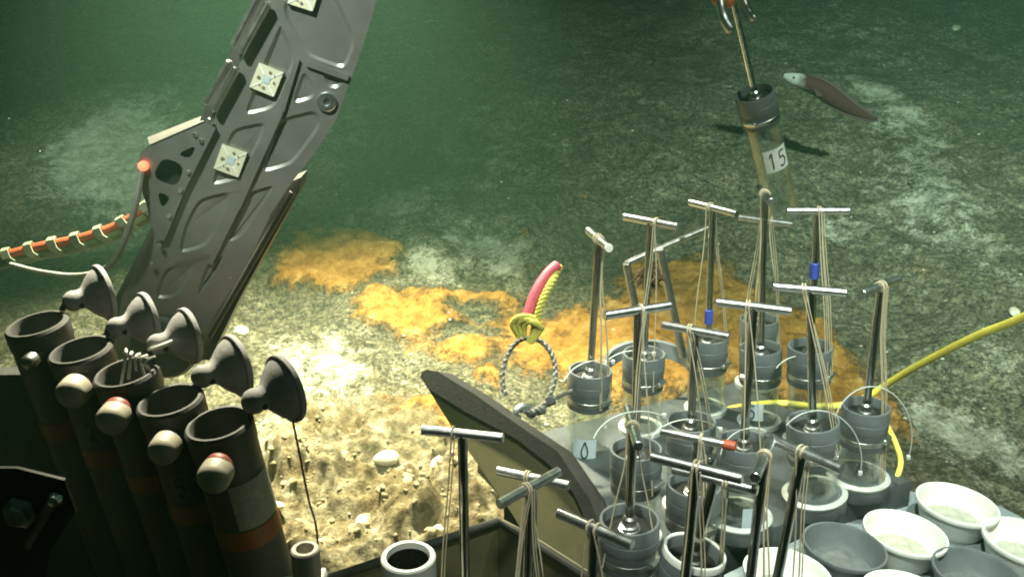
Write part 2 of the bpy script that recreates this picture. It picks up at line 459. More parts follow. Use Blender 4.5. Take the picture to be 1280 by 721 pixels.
    # pale mats, with the lamp's hot spot painted in
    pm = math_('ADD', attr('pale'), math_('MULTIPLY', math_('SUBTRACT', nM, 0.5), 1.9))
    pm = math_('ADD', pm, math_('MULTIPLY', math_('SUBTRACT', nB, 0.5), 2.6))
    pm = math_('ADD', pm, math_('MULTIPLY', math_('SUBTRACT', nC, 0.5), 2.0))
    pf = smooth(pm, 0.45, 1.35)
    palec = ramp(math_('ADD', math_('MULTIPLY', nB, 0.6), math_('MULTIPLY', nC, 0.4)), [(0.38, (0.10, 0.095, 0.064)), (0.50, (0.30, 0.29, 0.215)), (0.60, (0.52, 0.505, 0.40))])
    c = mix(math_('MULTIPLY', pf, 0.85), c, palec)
    # brown and cream rubble crust
    rub = ramp(nB, [(0.32, (0.070, 0.052, 0.024)), (0.48, (0.20, 0.155, 0.085)), (0.60, (0.36, 0.31, 0.20)), (0.72, (0.56, 0.52, 0.41))])
    oc_ = nd('ShaderNodeRGB'); oc_.outputs[0].default_value = (0.125, 0.080, 0.030, 1)
    rub = mix(math_('MULTIPLY', smooth(nM, 0.46, 0.58), 0.65), rub, oc_.outputs[0])
    rf = math_('ADD', attr('rubble'), math_('MULTIPLY', math_('SUBTRACT', nM, 0.5), 2.0))
    rf = math_('SUBTRACT', rf, math_('MULTIPLY', pf, 0.45))
    c = mix(math_('MULTIPLY', smooth(rf, 0.25, 0.95), 0.85), c, rub)
    # orange mats: streaky, thinning out at their edges
    om = math_('ADD', attr('orange'), math_('MULTIPLY', math_('SUBTRACT', nM, 0.5), 1.3))
    om = math_('ADD', om, math_('MULTIPLY', math_('SUBTRACT', nB, 0.5), 1.7))
    om = math_('ADD', om, math_('MULTIPLY', math_('SUBTRACT', nC, 0.5), 1.5))
    of = smooth(om, 0.38, 1.00)
    orc = ramp(nB, [(0.28, (0.11, 0.050, 0.009)), (0.44, (0.30, 0.135, 0.020)), (0.56, (0.44, 0.215, 0.040)), (0.70, (0.54, 0.35, 0.13))])
    c = mix(math_('MULTIPLY', of, 0.84), c, orc)
    L(c, b.inputs['Base Color'])
    b.inputs['Roughness'].default_value = 0.95; b.inputs['Specular IOR Level'].default_value = 0.15
    hb = math_('ADD', math_('MULTIPLY', nB, 1.0), math_('MULTIPLY', nC, 0.25))
    hb = math_('ADD', hb, math_('MULTIPLY', nS, 0.5))
    hb = math_('ADD', hb, math_('MULTIPLY', of, 0.18))
    bp = nd('ShaderNodeBump'); bp.inputs['Strength'].default_value = 0.9; bp.inputs['Distance'].default_value = 0.024
    L(hb, bp.inputs['Height']); L(bp.outputs['Normal'], b.inputs['Normal'])
    me.materials.append(m)
    return o
make_seabed()
def gz(x, y):
    z, _, _ = ground_full(np.array([x]), np.array([y])); return float(z[0])

# ================================================================== the vehicle's deck, rack and trays
RACK_TOP = 0.23
P0 = pixz(1140, 600, RACK_TOP)
P1 = pixz(880, 690, RACK_TOP)
e1 = (P1 - P0); e1.z = 0; e1.normalize()            # along the front edge, to the left
e2 = Vector((e1.y, -e1.x, 0)); e2 = e2 if e2.y > 0 else -e2
def prism(mb, poly, z0, z1, ch=0.004):
    n = len(poly); c = sum((Vector(p) for p in poly), Vector()) / n
    def ring(k, z):
        o = []
        for p in poly:
            d = (Vector(p) - c); d.z = 0
            q = Vector(p) - d.normalized() * k; o.append((q.x, q.y, z))
        return o
    vs = ring(0, z0) + ring(0, z1 - ch) + ring(ch, z1)
    fs = [tuple(range(n - 1, -1, -1)), tuple(2 * n + i for i in range(n))]
    for j in range(2):
        for i in range(n):
            fs.append((j * n + i, j * n + (i + 1) % n, (j + 1) * n + (i + 1) % n, (j + 1) * n + i))
    mb.add(vs, fs)
rk = thing('core_rack', (P0.x - .2, P0.y, 0.03), 'dark grey plastic rack slab carrying the standing core tubes', 'rack')
mb = MB(); prism(mb, [P0, P0 + e1 * 0.60, P0 + e1 * 0.60 + e2 * 0.44, P0 + e2 * 0.44], RACK_TOP - 0.05, RACK_TOP)
mb.build('slab', 'slab', rk)
for (a, b_) in ((0.05, 0.04), (0.55, 0.04), (0.55, 0.38), (0.05, 0.38)):
    q = P0 + e1 * a + e2 * b_
    MB().box((q.x, q.y, (0.03 + RACK_TOP - 0.05) / 2), (0.05, 0.05, RACK_TOP - 0.05 - 0.03 + 0.004), None, 0.004).build('leg', 'slab', rk)
# deck of the vehicle under rack and trays, resting on the seabed
dk = MB(); dk.box((0.28, 0.93, -0.03), (1.75, 1.10, 0.12), None, 0.01)
tag(dk.build('vehicle_deck', 'vehicle', loc=(0.28, 0.93, -0.09)), 'black flat deck of the vehicle under the racks', 'deck')

# tilted tray of dishes
TZ = 0.185
rot_t = Matrix.Rotation(R(5.0), 4, 'Y').to_3x3()
tn = rot_t @ Vector((0, 0, 1))
tp = pixz(1130, 690, TZ)
def pixtray(px, py, up=0.0):
    d = pix(px, py, 1.0) - Vector((0, 0, CAMZ)); o = Vector((0, 0, CAMZ)); q = tp + tn * up
    return o + d * ((q - o).dot(tn) / d.dot(tn))
tb = MB()
cor = [pixtray(*c) for c in ((1128, 612), (1250, 632), (1420, 720), (1500, 860), (1330, 980), (900, 900), (905, 718))]
n = len(cor)
tb.add([p for p in cor] + [p - tn * 0.035 for p in cor], [tuple(range(n))] + [tuple(range(2 * n - 1, n - 1, -1))] + [(i, n + i, n + (i + 1) % n, (i + 1) % n) for i in range(n)])
dt = thing('dish_tray', tuple(tp - Vector((0, 0, tp.z - 0.03))), 'blue grey speckled tray plate holding white and grey dishes', 'tray')
tb.build('tray_plate', 'tray', dt)
for c in cor[2:]:
    q = c + (tp - c) * 0.25
    MB().rod((q.x, q.y, 0.028), (q.x, q.y, q.z - 0.03), 0.015).build('leg', 'slab', dt)

def dish(px, py, D, m, label, h=0.048, lean=None):
    c = pixtray(px, py, h)
    a = (tn + Vector(lean or (0, 0, 0))).normalized()
    b_ = c - a * h; r = D / 2
    o = MB().lathe(b_, a, [(0, 0.0), (r * 0.70, 0.0), (r * 0.76, 0.006), (r * 0.94, h - 0.008), (r * 0.985, h - 0.007), (r, h - 0.003), (r * 0.985, h), (r * 0.93, h),
                           (r * 0.90, h - 0.004), (r * 0.82, h * 0.45), (r * 0.73, h * 0.27), (r * 0.60, h * 0.25), (0, h * 0.25)], 48).build('dish', m, loc=b_)
    tag(o, label, 'dish', 'dishes set on the tray')
    MB().lathe(b_, a, [(0, h * 0.25), (r * 0.70, h * 0.25), (r * 0.70, h * 0.25 + 0.003), (r * 0.4, h * 0.25 + 0.0045), (0, h * 0.25 + 0.004)], 40).build('sediment', 'film' if m == 'white' else 'film_dark', o)
dish(1197, 628, 0.131, 'white', 'white plastic dish at the tray corner by the seabed')
dish(1132, 664, 0.127, 'white', 'white plastic dish touching the dark grey dish beside the rack slab')
dish(1285, 675, 0.133, 'white', 'white plastic dish at the outer tray edge, next to the corner dish')
dish(1056, 681, 0.125, 'pvc', 'dark grey plastic dish below the rack slab edge')
dish(1222, 714, 0.127, 'pvc', 'dark grey plastic dish between two white dishes at the outer tray edge')
dish(985, 716, 0.125, 'white', 'white plastic dish seen behind the leaning steel core handle', h=0.05)
dish(1135, 746, 0.127, 'white', 'white plastic dish of which only the rim shows, in front of two grey dishes')

# ================================================================== push cores
GLYPH = {
    '0': [[(0.5, 1.0), (0.30, 0.62), (0.22, 0.30), (0.36, 0.05), (0.60, 0.02), (0.78, 0.22), (0.76, 0.55), (0.5, 1.0)]],
    '1': [[(0.30, 0.78), (0.52, 1.0), (0.50, 0.0)]],
    '5': [[(0.80, 1.0), (0.30, 0.96), (0.28, 0.58), (0.58, 0.62), (0.78, 0.42), (0.72, 0.14), (0.45, 0.0), (0.20, 0.10)]],
    '2': [[(0.22, 0.80), (0.40, 0.98), (0.66, 0.94), (0.74, 0.70), (0.52, 0.38), (0.24, 0.04), (0.50, 0.10), (0.82, 0.02)]],
    'Q': [[(0.5, 0.95), (0.25, 0.75), (0.22, 0.35), (0.5, 0.08), (0.76, 0.32), (0.74, 0.75), (0.5, 0.95)], [(0.5, 0.35), (0.85, 0.0)]]}
class Core: pass
def frame(a):
    """ring frame whose first vector faces the camera"""
    a = a.normalized(); t = Vector((0, -1, 0)); u = (t - a * t.dot(a)).normalized(); return u, a.cross(u)
def curved_patch(mb, base, a, r, h0, h1, ang0, wid, n=12):
    u, v = frame(a); vs = []; fs = []
    for i in range(n + 1):
        t = ang0 + (i / n - 0.5) * wid / r
        d = u * math.cos(t) + v * math.sin(t)
        vs += [base + a * h0 + d * r, base + a * h1 + d * r]
    for i in range(n): fs.append((2 * i, 2 * i + 2, 2 * i + 3, 2 * i + 1))
    mb.add(vs, fs)
def glyphs(mb, text, base, a, r, h0, gh, ang0, sr=0.0013, gw=0.62):
    u, v = frame(a); W = gh * gw
    for i, chh in enumerate(text):
        for strk in GLYPH[chh]:
            pts = []
            for (x, y) in [(p.x, p.y) for p in spline([(q[0], q[1], 0) for q in strk], 5)]:
                # +v points to the viewer's right when u faces the viewer
                t = ang0 + ((i - (len(text) - 1) / 2) * W * 1.05 + (x - 0.5) * W) / r
                d = u * math.cos(t) + v * math.sin(t)
                pts.append(base + a * (h0 + y * gh) + d * r)
            mb.tube(pts, sr, 5)

def push_core(label, T, H=None, head=0.385, Y=None, bar=None, rod=None, axis=None, text=None, lab='label', base_z=RACK_TOP, cup='ring', tape=None,
              loop=None, hscale=1.0, knob=False, bands=((-0.010, 150), (0.010, 20)), ring_mat='pvc', tipmat=None, tiplen=0.016, white_rim=False, barlen=0.104, lab_h=(0.35, 0.75), lab_ang=0.0, tube=True, band_low=None, tape_h=0.35, clampang=0.9, labw=0.042):
    """T: pixel of the handle's middle, H: pixel of the head's rim middle"""
    if H is not None:
        h = pixz(H[0], H[1], head) if Y is None else pixy(H[0], H[1], Y)
        t = pixy(T[0], T[1], h.y + (T[2] if len(T) > 2 else 0.0))
    else:
        t = pix(T[0], T[1], T[2])
        ax = Vector(axis or (0, 0, 1)).normalized(); h = t - ax * rod
    a = (t - h).normalized()
    L_ = (h.z - base_z) / a.z                               # head rim down to the rack
    b = h - a * L_
    root = thing('push_core', tuple(b), label, 'push core', 'push cores standing in the rack' if base_z > -1 else None)
    hr = 0.0385 * hscale; hh = 0.038
    # head: PVC cup with a bowl and a steel nut stack
    hd = MB().lathe(h, a, [(hr * 0.55, -hh), (hr * 0.97, -hh), (hr, -hh + 0.003), (hr, -0.022), (hr * 0.99, -0.0215), (hr * 0.99, -0.0205), (hr, -0.020), (hr, -0.002),
                           (hr * 0.985, 0), (hr * 0.90, 0), (hr * 0.88, -0.002), (hr * 0.86, -0.017), (0.0, -0.017)], 40).build('head', ring_mat, root)
    MB().lathe(h - a * 0.0175, a, [(0.006, 0), (hr * 0.84, 0.0), (hr * 0.84, 0.003), (hr * 0.80, 0.004), (0.006, 0.004)], 36).build('bung', 'rubber', hd)
    MB().lathe(h - a * 0.018, a, [(0.016, 0), (0.016, 0.004), (0.013, 0.005), (0.013, 0.009), (0.0095, 0.010), (0.0095, 0.020), (0.007, 0.023)], 24).build('nut', 'steel', hd)
    if white_rim: MB().lathe(h, a, [(hr * 0.90, 0.0005), (hr * 1.012, 0.0005), (hr * 1.012, -0.006), (hr * 1.02, -0.006), (hr * 1.02, 0.001), (hr * 1.0, 0.003), (hr * 0.92, 0.003), (hr * 0.90, 0.002)], 40, closed=True).build('rim', 'white', hd)
    # dark rubber collar with hose clamp
    cl = MB().lathe(h - a * hh, a, [(hr * 0.55, -0.030), (hr * 0.965, -0.030), (hr * 0.975, -0.028), (hr * 0.975, 0.001)], 36).build('collar', 'pvc_dark', root)
    MB().lathe(h - a * (hh + 0.020), a, [(hr * 0.97, 0), (hr * 0.99, 0.001), (hr * 0.99, 0.008), (hr * 0.97, 0.009)], 36).build('hose_clamp', 'steel_dull', cl)
    u, v = frame(a)
    d = u * math.cos(clampang) + v * math.sin(clampang); q = h - a * (hh + 0.011) + d * hr * 1.02
    t_ = a.cross(d).normalized()
    MB().rod(q - t_ * 0.012, q + t_ * 0.012, 0.0042, 10).build('clamp_screw', 'steel', cl)
    # clear tube
    if tube:
        tr = 0.0345 * hscale
        top = -hh - 0.024
        tb_ = MB(); tb_.lathe(b, a, [(tr, 0.002), (tr, L_ + top), (tr - 0.003, L_ + top), (tr - 0.003, 0.002)], 40, closed=True)
        tub = tb_.build('tube', 'glass', root)
        if text:
            h0 = (L_ - 0.08) * lab_h[0]; h1 = (L_ - 0.08) * lab_h[1]
            pm = MB(); curved_patch(pm, b, a, tr + 0.0008, h0, h1, lab_ang, labw); pm.build('number_label', lab, tub)
            gm = MB(); gh = min(0.034, (h1 - h0) * 0.78); glyphs(gm, text, b, a, tr + 0.0014, (h0 + h1) / 2 - gh / 2, gh, lab_ang); gm.build('number', 'ink', tub)
        if cup == 'cup':
            cr = 0.049
            cu = MB().lathe(b, a, [(0.0, 0.0), (cr * 0.96, 0.0), (cr, 0.004), (cr, 0.026)], 40).build('holder_cup', 'pvc', root)
            MB().lathe(b, a, [(cr - 0.009, 0.024), (cr + 0.001, 0.024), (cr + 0.002, 0.028), (cr - 0.001, 0.031), (cr - 0.007, 0.031), (cr - 0.009, 0.027)], 40, closed=True).build('rim', 'rim', cu)
        elif cup == 'ring':
            MB().lathe(b, a, [(tr - 0.004, 0), (tr + 0.006, 0), (tr + 0.006, 0.008), (tr - 0.004, 0.008)], 40, closed=True).build('rim', 'rim', root)
    # steel rod and T handle
    MB().rod(h - a * 0.008, t, 0.0063).build('rod', 'rod', root)
    bx = Vector(bar).normalized()
    hb = MB().rod(t - bx * barlen / 2, t + bx * barlen / 2, 0.0064, 22, 0.10).build('handle', 'steel', root)
    if tipmat:
        MB().rod(t + bx * (barlen / 2 - tiplen), t + bx * (barlen / 2 + 0.0008), 0.0069, 16).build('paint_mark', tipmat, hb)
    if tape:
        q = h + (t - h) * tape_h
        MB().rod(q - a * 0.014, q + a * 0.014, 0.0080, 16).build('tape', tape, root)
    # rubber bands looped over the handle and hooked on the collar
    for (off, ang) in bands:
        top = t + bx * off
        u2 = a.cross(bx).normalized()
        ring = [top + (u2 * math.cos(x) + a * math.sin(x)) * 0.0080 for x in [2 * math.pi * i / 14 for i in range(14)]]
        an = R(ang); d = u * math.cos(an) + v * math.sin(an)
        low = h - a * (band_low or 0.060) + d * hr * 1.05
        side = d - bx * d.dot(bx)
        s_ = 1 if u2.dot(d) > 0 else -1
        sag = (low - top).length * 0.02
        p = [top + u2 * s_ * 0.008, top * 0.75 + low * 0.25 + d * sag * 0.3, top * 0.45 + low * 0.55 + d * sag * 0.6, low]
        mb = MB(); mb.tube(ring, 0.0014, 6, closed=True); mb.tube(spline(p, 5), 0.0010, 6)
        p2 = [x + bx * 0.004 for x in p[:-1]] + [low + v * 0.003]
        if random.random() < 0.45: mb.tube(spline(p2, 5), 0.0008, 6)
        mb.build('rubber_band', 'band', root)
    if loop:
        for (cx, cyy, rx, ry, tilt, a0, a1, dz) in loop:
            pts = []
            for i in range(25):
                x = R(a0 + (a1 - a0) * i / 24); X_, Y_ = rx * math.cos(x), ry * math.sin(x)
                px = cx + X_ * math.cos(R(tilt)) - Y_ * math.sin(R(tilt)); py = cyy + X_ * math.sin(R(tilt)) + Y_ * math.cos(R(tilt))
                pts.append(pixy(px, py, h.y - 0.02 + dz * (i / 24 - 0.5)))
            mb = MB(); mb.tube(pts, 0.0009, 6); mb.box(pts[-1], (0.006, 0.005, 0.008), None, 0.001)
            mb.build('nylon_tie', 'nylon', root)
    root['_axis'] = 0
    del root['_axis']
    return b, h, t, a

def bardir(d, py):
    """handle seen with image offset d at row py, lying level -> direction in the scene"""
    s = math.sin(PITCH + math.atan((py - 360.5) / FPX))
    return Vector((d[0], -d[1] / s, 0))

push_core('push core with number 0 label and white-ended handle beside the rope loop', (748, 299), (738, 462), bar=bardir((17, 19), 299), text='0', cup='ring', tipmat='white', tiplen=0.005, bands=((-0.004, 60), (0.006, 25)), base_z=0.205, lab_ang=-0.15, lab_h=(0.22, 0.62),
          loop=[(750, 490, 48, 40, 0, 200, 290, 0.05)], clampang=0.75)
push_core('push core with upright handle in front of the brown tuft', (813, 277), (805, 441), bar=bardir((64, 13), 276), bands=((0.012, 20), (0.010, -30)), loop=[(795, 470, 45, 32, 0, 185, 300, 0.04)])
push_core('push core with blue tape low on its rod', (891, 260), (885, 420), bar=bardir((52, 16), 260), tape='blue', tape_h=0.16, bands=((-0.008, -60), (-0.004, 60)))
push_core('tall push core whose handle points at the viewer, below core 15', (956, 243), (951, 434), bar=Vector((0.05, 1, 0)), text='5', lab_ang=-0.62, lab_h=(0.30, 0.75), bands=((-0.004, -40), (0.006, 70)), clampang=-0.9)
push_core('push core with yellow tape on its rod, rearmost in the rack', (957, 276), (949, 398), head=0.375, bar=bardir((74, 11), 276), tape='yellow_tape', tape_h=0.45, bands=((-0.008, -70), (0.012, 60)))
push_core('push core with blue tape high on its rod', (1022, 264), (1013, 432), head=0.42, bar=bardir((74, 0), 264), tape='blue', tape_h=0.57, bands=((0.0, 30), (0.004, 50)), loop=[(1000, 480, 36, 35, 0, 215, 320, 0.03)])
push_core('push core in a white-rimmed cup behind the leaning handle', (1012, 362), (1016, 526), head=0.385, cup='cup', bar=bardir((72, 7), 362), hscale=1.06, ring_mat='pvc', bands=((-0.010, 40), (-0.006, 65)), lab_ang=0.2,
          loop=[(1022, 575, 55, 62, 0, 225, 375, 0.03)])
push_core('leaning push core at the rack corner by the yellow cable', (1101, 358), (1083, 507), cup='cup', bar=bardir((53, -15), 358), hscale=0.98, bands=((-0.004, 40), (0.004, 75)), base_z=RACK_TOP, band_low=0.13,
          loop=[(1090, 545, 50, 62, 0, 200, 385, 0.04)])
push_core('push core with bright handle in the middle of the rack', (942, 383), (930, 551), cup='cup', bar=bardir((75, 10), 383), bands=((-0.010, -10), (-0.006, 35)), loop=[(940, 575, 40, 40, 0, 190, 330, 0.03)], text='5', lab_h=(0.3, 0.8), lab_ang=0.5)
push_core('push core with short rod and a long pale band across its handle', (869, 413), (864, 526), bar=bardir((76, 15), 413), bands=((-0.010, 30), (-0.006, 60)), loop=[(862, 560, 50, 36, 0, 200, 320, 0.04)], text='Q', lab_ang=-0.35, lab_h=(0.0, 0.55))
push_core('push core with tilted handle behind the short core', (797, 388), (795, 560), bar=bardir((68, -10), 388), bands=((0.004, 30), (0.006, -20)), text='2', lab_ang=0.55, lab_h=(0.05, 0.65))
push_core('short push core whose handle points at the viewer, in front of taller ones', (791, 533), (787, 648), bar=Vector((-0.02, 1, 0)), barlen=0.10, hscale=1.02, ring_mat='pvc', bands=((-0.004, -60), (0.0, 60)), loop=[(800, 560, 60, 46, 0, 195, 300, 0.05)])
push_core('push core with orange paint on its handle end', (872, 548), (868, 604), head=0.37, bar=bardir((77, 17), 548), tipmat='hose_orange', bands=((0.004, -20), (0.006, 15)), text='2', lab_ang=-0.6, lab_h=(0.15, 0.9))
push_core('push core with white rim round its head, beside the rack edge', (893, 599), (868, 690), white_rim=True, head=0.385, bar=bardir((62, 17), 599), ring_mat='pvc', bands=((0.012, 60), (0.016, 80)))
push_core('push core with steel handle end pointing left of the leaning one', (955, 571, 1.16), rod=0.22, axis=(0.01, 0, 1), bar=bardir((27, -29), 570), base_z=0.04, cup='ring', bands=((0.0, 20), (0.004, 40)))
push_core('leaning push core with slanted steel handle over the white dish', (1003, 565, 1.17), rod=0.25, axis=(0.075, 0.0, 1), bar=bardir((88, 50), 565), base_z=0.04, cup='ring', bands=((-0.004, 30), (0.002, 50)), tipmat=None)
push_core('push core with bright polished handle above the rack edge', (870, 584, 1.09), rod=0.22, axis=(0.02, 0.0, 1), bar=bardir((106, 28), 584), base_z=0.04, cup='ring', bands=((-0.002, -20), (0.003, 35)))
push_core('push core standing alone before the lit sediment, polished handle', (578, 542, 1.22), rod=0.24, axis=(0.0, 0.0, 1), bar=bardir((103, 10), 541), base_z=0.04, cup='ring', bands=((-0.012, -60),))
push_core('push core with handle crossing under another before the olive lid', (666, 597, 1.33), rod=0.24, axis=(0.0, 0, 1), bar=bardir((88, 18), 597), base_z=0.04, cup='ring', bands=((-0.010, -50), (-0.006, 50)))
push_core('push core with handle crossing over another before the olive lid', (662, 609, 1.18), rod=0.22, axis=(0.015, 0.0, 1), bar=bardir((72, -38), 608), base_z=0.04, cup='ring', bands=((-0.008, -30), (-0.004, 40)))
push_core('push core with handle tied by a pale band beside the polished head', (743, 660, 1.14), rod=0.20, axis=(0.0, 0, 1), bar=bardir((90, 40), 660), base_z=0.04, cup='ring', bands=((-0.006, -60), (0.004, 50)))

# ================================================================== water sampling bottles
def ellipsoid_knob(mb, base, axis, r, L_):
    pr = [(r * 0.98, 0), (r, 0.004)] + [(r, L_ * 0.55)] + [(r * math.cos(t), L_ * 0.55 + L_ * 0.45 * math.sin(t)) for t in [0.3, 0.6, 0.9, 1.2, 1.4]] + [(0, L_)]
    mb.lathe(base, axis, pr, 28)
rack_pts = []
def sampling_bottle(rim, z, cap, knob, label, cap_s=1.0, white=True, tape=False, num=None, tie=False, rim_m='bottle'):
    c = pix(rim[0], rim[1], z)
    a = Vector((-0.12, -0.09, 1.0)).normalized()
    Lb = 0.62
    b = c - a * Lb
    root = thing('sampling_bottle', tuple(b), label, 'sampling bottle', 'water sampling bottles in a row')
    ro, ri = 0.0455, 0.0365
    MB().lathe(b, a, [(0.0, 0.0), (ro * 0.96, 0.0), (ro * 0.96, Lb - 0.034), (ro * 0.99, Lb - 0.030), (ro, Lb - 0.004), (ro - 0.003, Lb), (ri + 0.002, Lb), (ri, Lb - 0.004), (ri, Lb - 0.25), (0, Lb - 0.25)], 48).build('body', 'bottle', root)
    MB().lathe(b, a, [(ro * 0.965, Lb - 0.180), (ro * 0.985, Lb - 0.179), (ro * 0.985, Lb - 0.150), (ro * 0.965, Lb - 0.149)], 48).build('band', 'orange', root)
    if tape:
        pm = MB(); curved_patch(pm, b, a, ro * 0.985, Lb - 0.146, Lb - 0.075, 0.95, 0.075, 18); pm.build('tape_patch', 'tape', root)
    if num:
        pm = MB(); curved_patch(pm, b, a, ro * 0.97, Lb - 0.135, Lb - 0.095, -0.05, 0.026); lb = pm.build('number_label', 'pvc_dark', root)
        gm = MB(); glyphs(gm, num, b, a, ro * 0.985, Lb - 0.130, 0.030, -0.05, 0.0016); gm.build('number', 'ink', root)
    # white valve knob on the side
    k0 = pix(knob[0], knob[1], z - 0.055)
    kd = Vector((-0.10, -0.93, -0.12)).normalized()
    r = knob[2] / FPX * (z - 0.055)
    kb = k0 - kd * 0.018
    if white:
        kn = MB(); ellipsoid_knob(kn, kb, kd, r, 0.034); kn = kn.build('valve_knob', 'cream', root)
        if tape or tie: MB().lathe(kb + kd * -0.006 + Vector((0, 0, 0.003)), kd, [(r * 0.86, 0), (r * 0.90, 0.002), (r * 0.90, 0.008), (r * 0.86, 0.010)], 28).build('seal_ring', 'red', kn)
        MB().rod(kb + kd * 0.0, kb - kd * 0.05, r * 0.6).build('valve_stem', 'bottle', kn)
    else:
        kn = MB(); ellipsoid_knob(kn, kb, kd, r, 0.02); kn.build('vent_screw', 'steel_dull', root)
        MB().rod(kb, kb - kd * 0.05, r * 0.6).build('vent_stem', 'bottle', root)
    # opened end cap hanging at the rim
    (kx, ky), (dx, dy), rpx, zc = cap
    k = pix(kx, ky, zc); rc = rpx / FPX * zc * 1.12
    im = pix(dx, dy, zc) - k
    away = Vector((0, ct, -st))
    ax = (im.normalized() * 0.80 + away * 0.60).normalized()
    Lc = im.length / 0.80
    rs = rc * 0.36
    prof = [(0, -rs)] + [(rs * math.cos(t), rs * math.sin(t)) for t in (-1.2, -0.8, -0.4, 0.0, 0.4)] + \
           [(rs * 0.95, rs * 0.75), (rs * 1.02, Lc * 0.32), (rc * 0.47, Lc * 0.42), (rc * 0.64, Lc * 0.56), (rc * 0.78, Lc * 0.71), (rc * 0.87, Lc * 0.85), (rc * 0.90, Lc * 0.90), (rc * 0.98, Lc * 0.905),
            (rc * 1.0, Lc * 0.93), (rc * 1.0, Lc + 0.002), (rc * 0.97, Lc + 0.004), (0, Lc + 0.004)]
    cp = MB().lathe(k, ax, prof, 40).build('end_cap', 'cap', root)
    sd = (Vector((0.15, -0.9, -0.5))).normalized()
    q = k + ax * rs * 0.8
    MB().rod(q - ax.cross(sd).normalized() * rs * 0.2 + sd * rs * 0.7, q + sd * rs * 1.12, rs * 0.30, 14).build('eye', 'rubber', cp)
    j = c + (k - c).normalized() * ro * 0.93
    j.z = max(j.z, (c + (k - c).normalized() * ro * 0.9).z)
    mb = MB(); mb.tube(spline([k, k * 0.5 + j * 0.5 + Vector((0, 0, 0.006)), j - a * 0.004], 6), 0.0045, 8); mb.build('hinge_strap', 'rubber', cp)
    if tie:
        mb = MB()
        for s in range(5):
            p = [j + Vector((0.012 * s - 0.03, -0.01 - 0.004 * s, 0.004)), j + Vector((-0.02 + 0.006 * s, -0.03, 0.012 - 0.004 * s)), j + Vector((-0.028 + 0.01 * s, -0.045 + 0.006 * s, -0.035 + 0.01 * (s % 3)))]
            mb.tube(spline(p, 5), 0.0022, 6)
        mb.tube(spline([j + Vector((0, 0, 0.004)), j + Vector((0.018, -0.01, 0.012)), j + Vector((0.035, 0, 0.016))], 5), 0.003, 6)
        mb.build('knotted_cord', 'white', root)
    return c, a, b
sampling_bottle((45, 404), 1.46, ((92, 376), (120, 366), 33, 1.50), (33, 456, 10), 'grey sampling bottle at the outer end of the row, no white knob', white=False)
sampling_bottle((100, 436), 1.42, ((146, 409), (176, 400), 32, 1.45), (90, 492, 20), 'grey sampling bottle second in the row from the outer end', num='2')
sampling_bottle((157, 464), 1.38, ((197, 430), (228, 421), 33, 1.41), (140, 525, 20), 'grey sampling bottle with white knotted cord over its rim', tie=True)
sampling_bottle((212, 499), 1.34, ((254, 470), (288, 459), 37, 1.37), (204, 563, 19), 'grey sampling bottle between the corded and the taped one', num='5')
sampling_bottle((273, 528), 1.30, ((318, 501), (351, 488), 41, 1.31), (267, 597, 21), 'grey sampling bottle with worn tape and orange band beside the lit seabed', tape=True)
# thin cord trailing from the last cap
tag(MB().tube(spline([pix(366, 526, 1.33), pix(374, 565, 1.33), pix(386, 625, 1.32), pix(396, 664, 1.31), pix(402, 760, 1.28)], 6), 0.0017, 6).build('trailing_cord', 'tuft', loc=pix(402, 760, 1.28)),
    'thin brown cord hanging from the last open end cap', 'cord')
# frame that carries the bottles
def slab_px(mb, pts, z, th, n=None):
    P = [pixy(x, y, z) for (x, y) in pts]
    back = Vector((0, th, 0))
    k = len(P)
    mb.add(P + [p + back for p in P], [tuple(range(k)), tuple(range(2 * k - 1, k - 1, -1))] + [(i, (i + 1) % k, k + (i + 1) % k, k + i) for i in range(k)])
br = thing('bottle_frame', tuple(pix(100, 900, 1.5)), 'black vehicle frame plate behind the row of bottles', 'frame')
mb = MB(); slab_px(mb, [(-120, 470), (30, 468), (60, 500), (150, 545), (265, 610), (300, 680), (318, 800), (-120, 800)], 1.40, 0.03); mb.build('back_plate', 'vehicle', br)
mb = MB(); slab_px(mb, [(-160, 585), (20, 585), (80, 600), (95, 640), (60, 690), (40, 800), (-160, 800)], 1.00, 0.005); fp = mb.build('front_plate', 'vehicle', br)
q = pixy(25, 640, 1.0); nrm = Vector((0, -1, 0.05))
MB().lathe(q, nrm, [(0.021, -0.004), (0.021, 0.002), (0.014, 0.004), (0.014, 0.012), (0.011, 0.014), (0.006, 0.014), (0.006, 0.007), (0, 0.007)], 6).build('bolt', 'steel', fp)
MB().rod(pixy(66, 626, 0.995), pixy(35, 682, 0.995), 0.006).build('lever', 'steel_dull', fp)
MB().lathe(pixy(68, 624, 0.99), nrm, [(0.008, -0.006), (0.009, 0.0), (0.006, 0.006), (0, 0.008)], 16).build('lever_pivot', 'steel', fp)
mb = MB(); slab_px(mb, [(-120, 420), (-30, 430), (22, 500), (30, 560), (-120, 600)], 1.46, 0.012); mb.build('side_panel', 'olive', br)

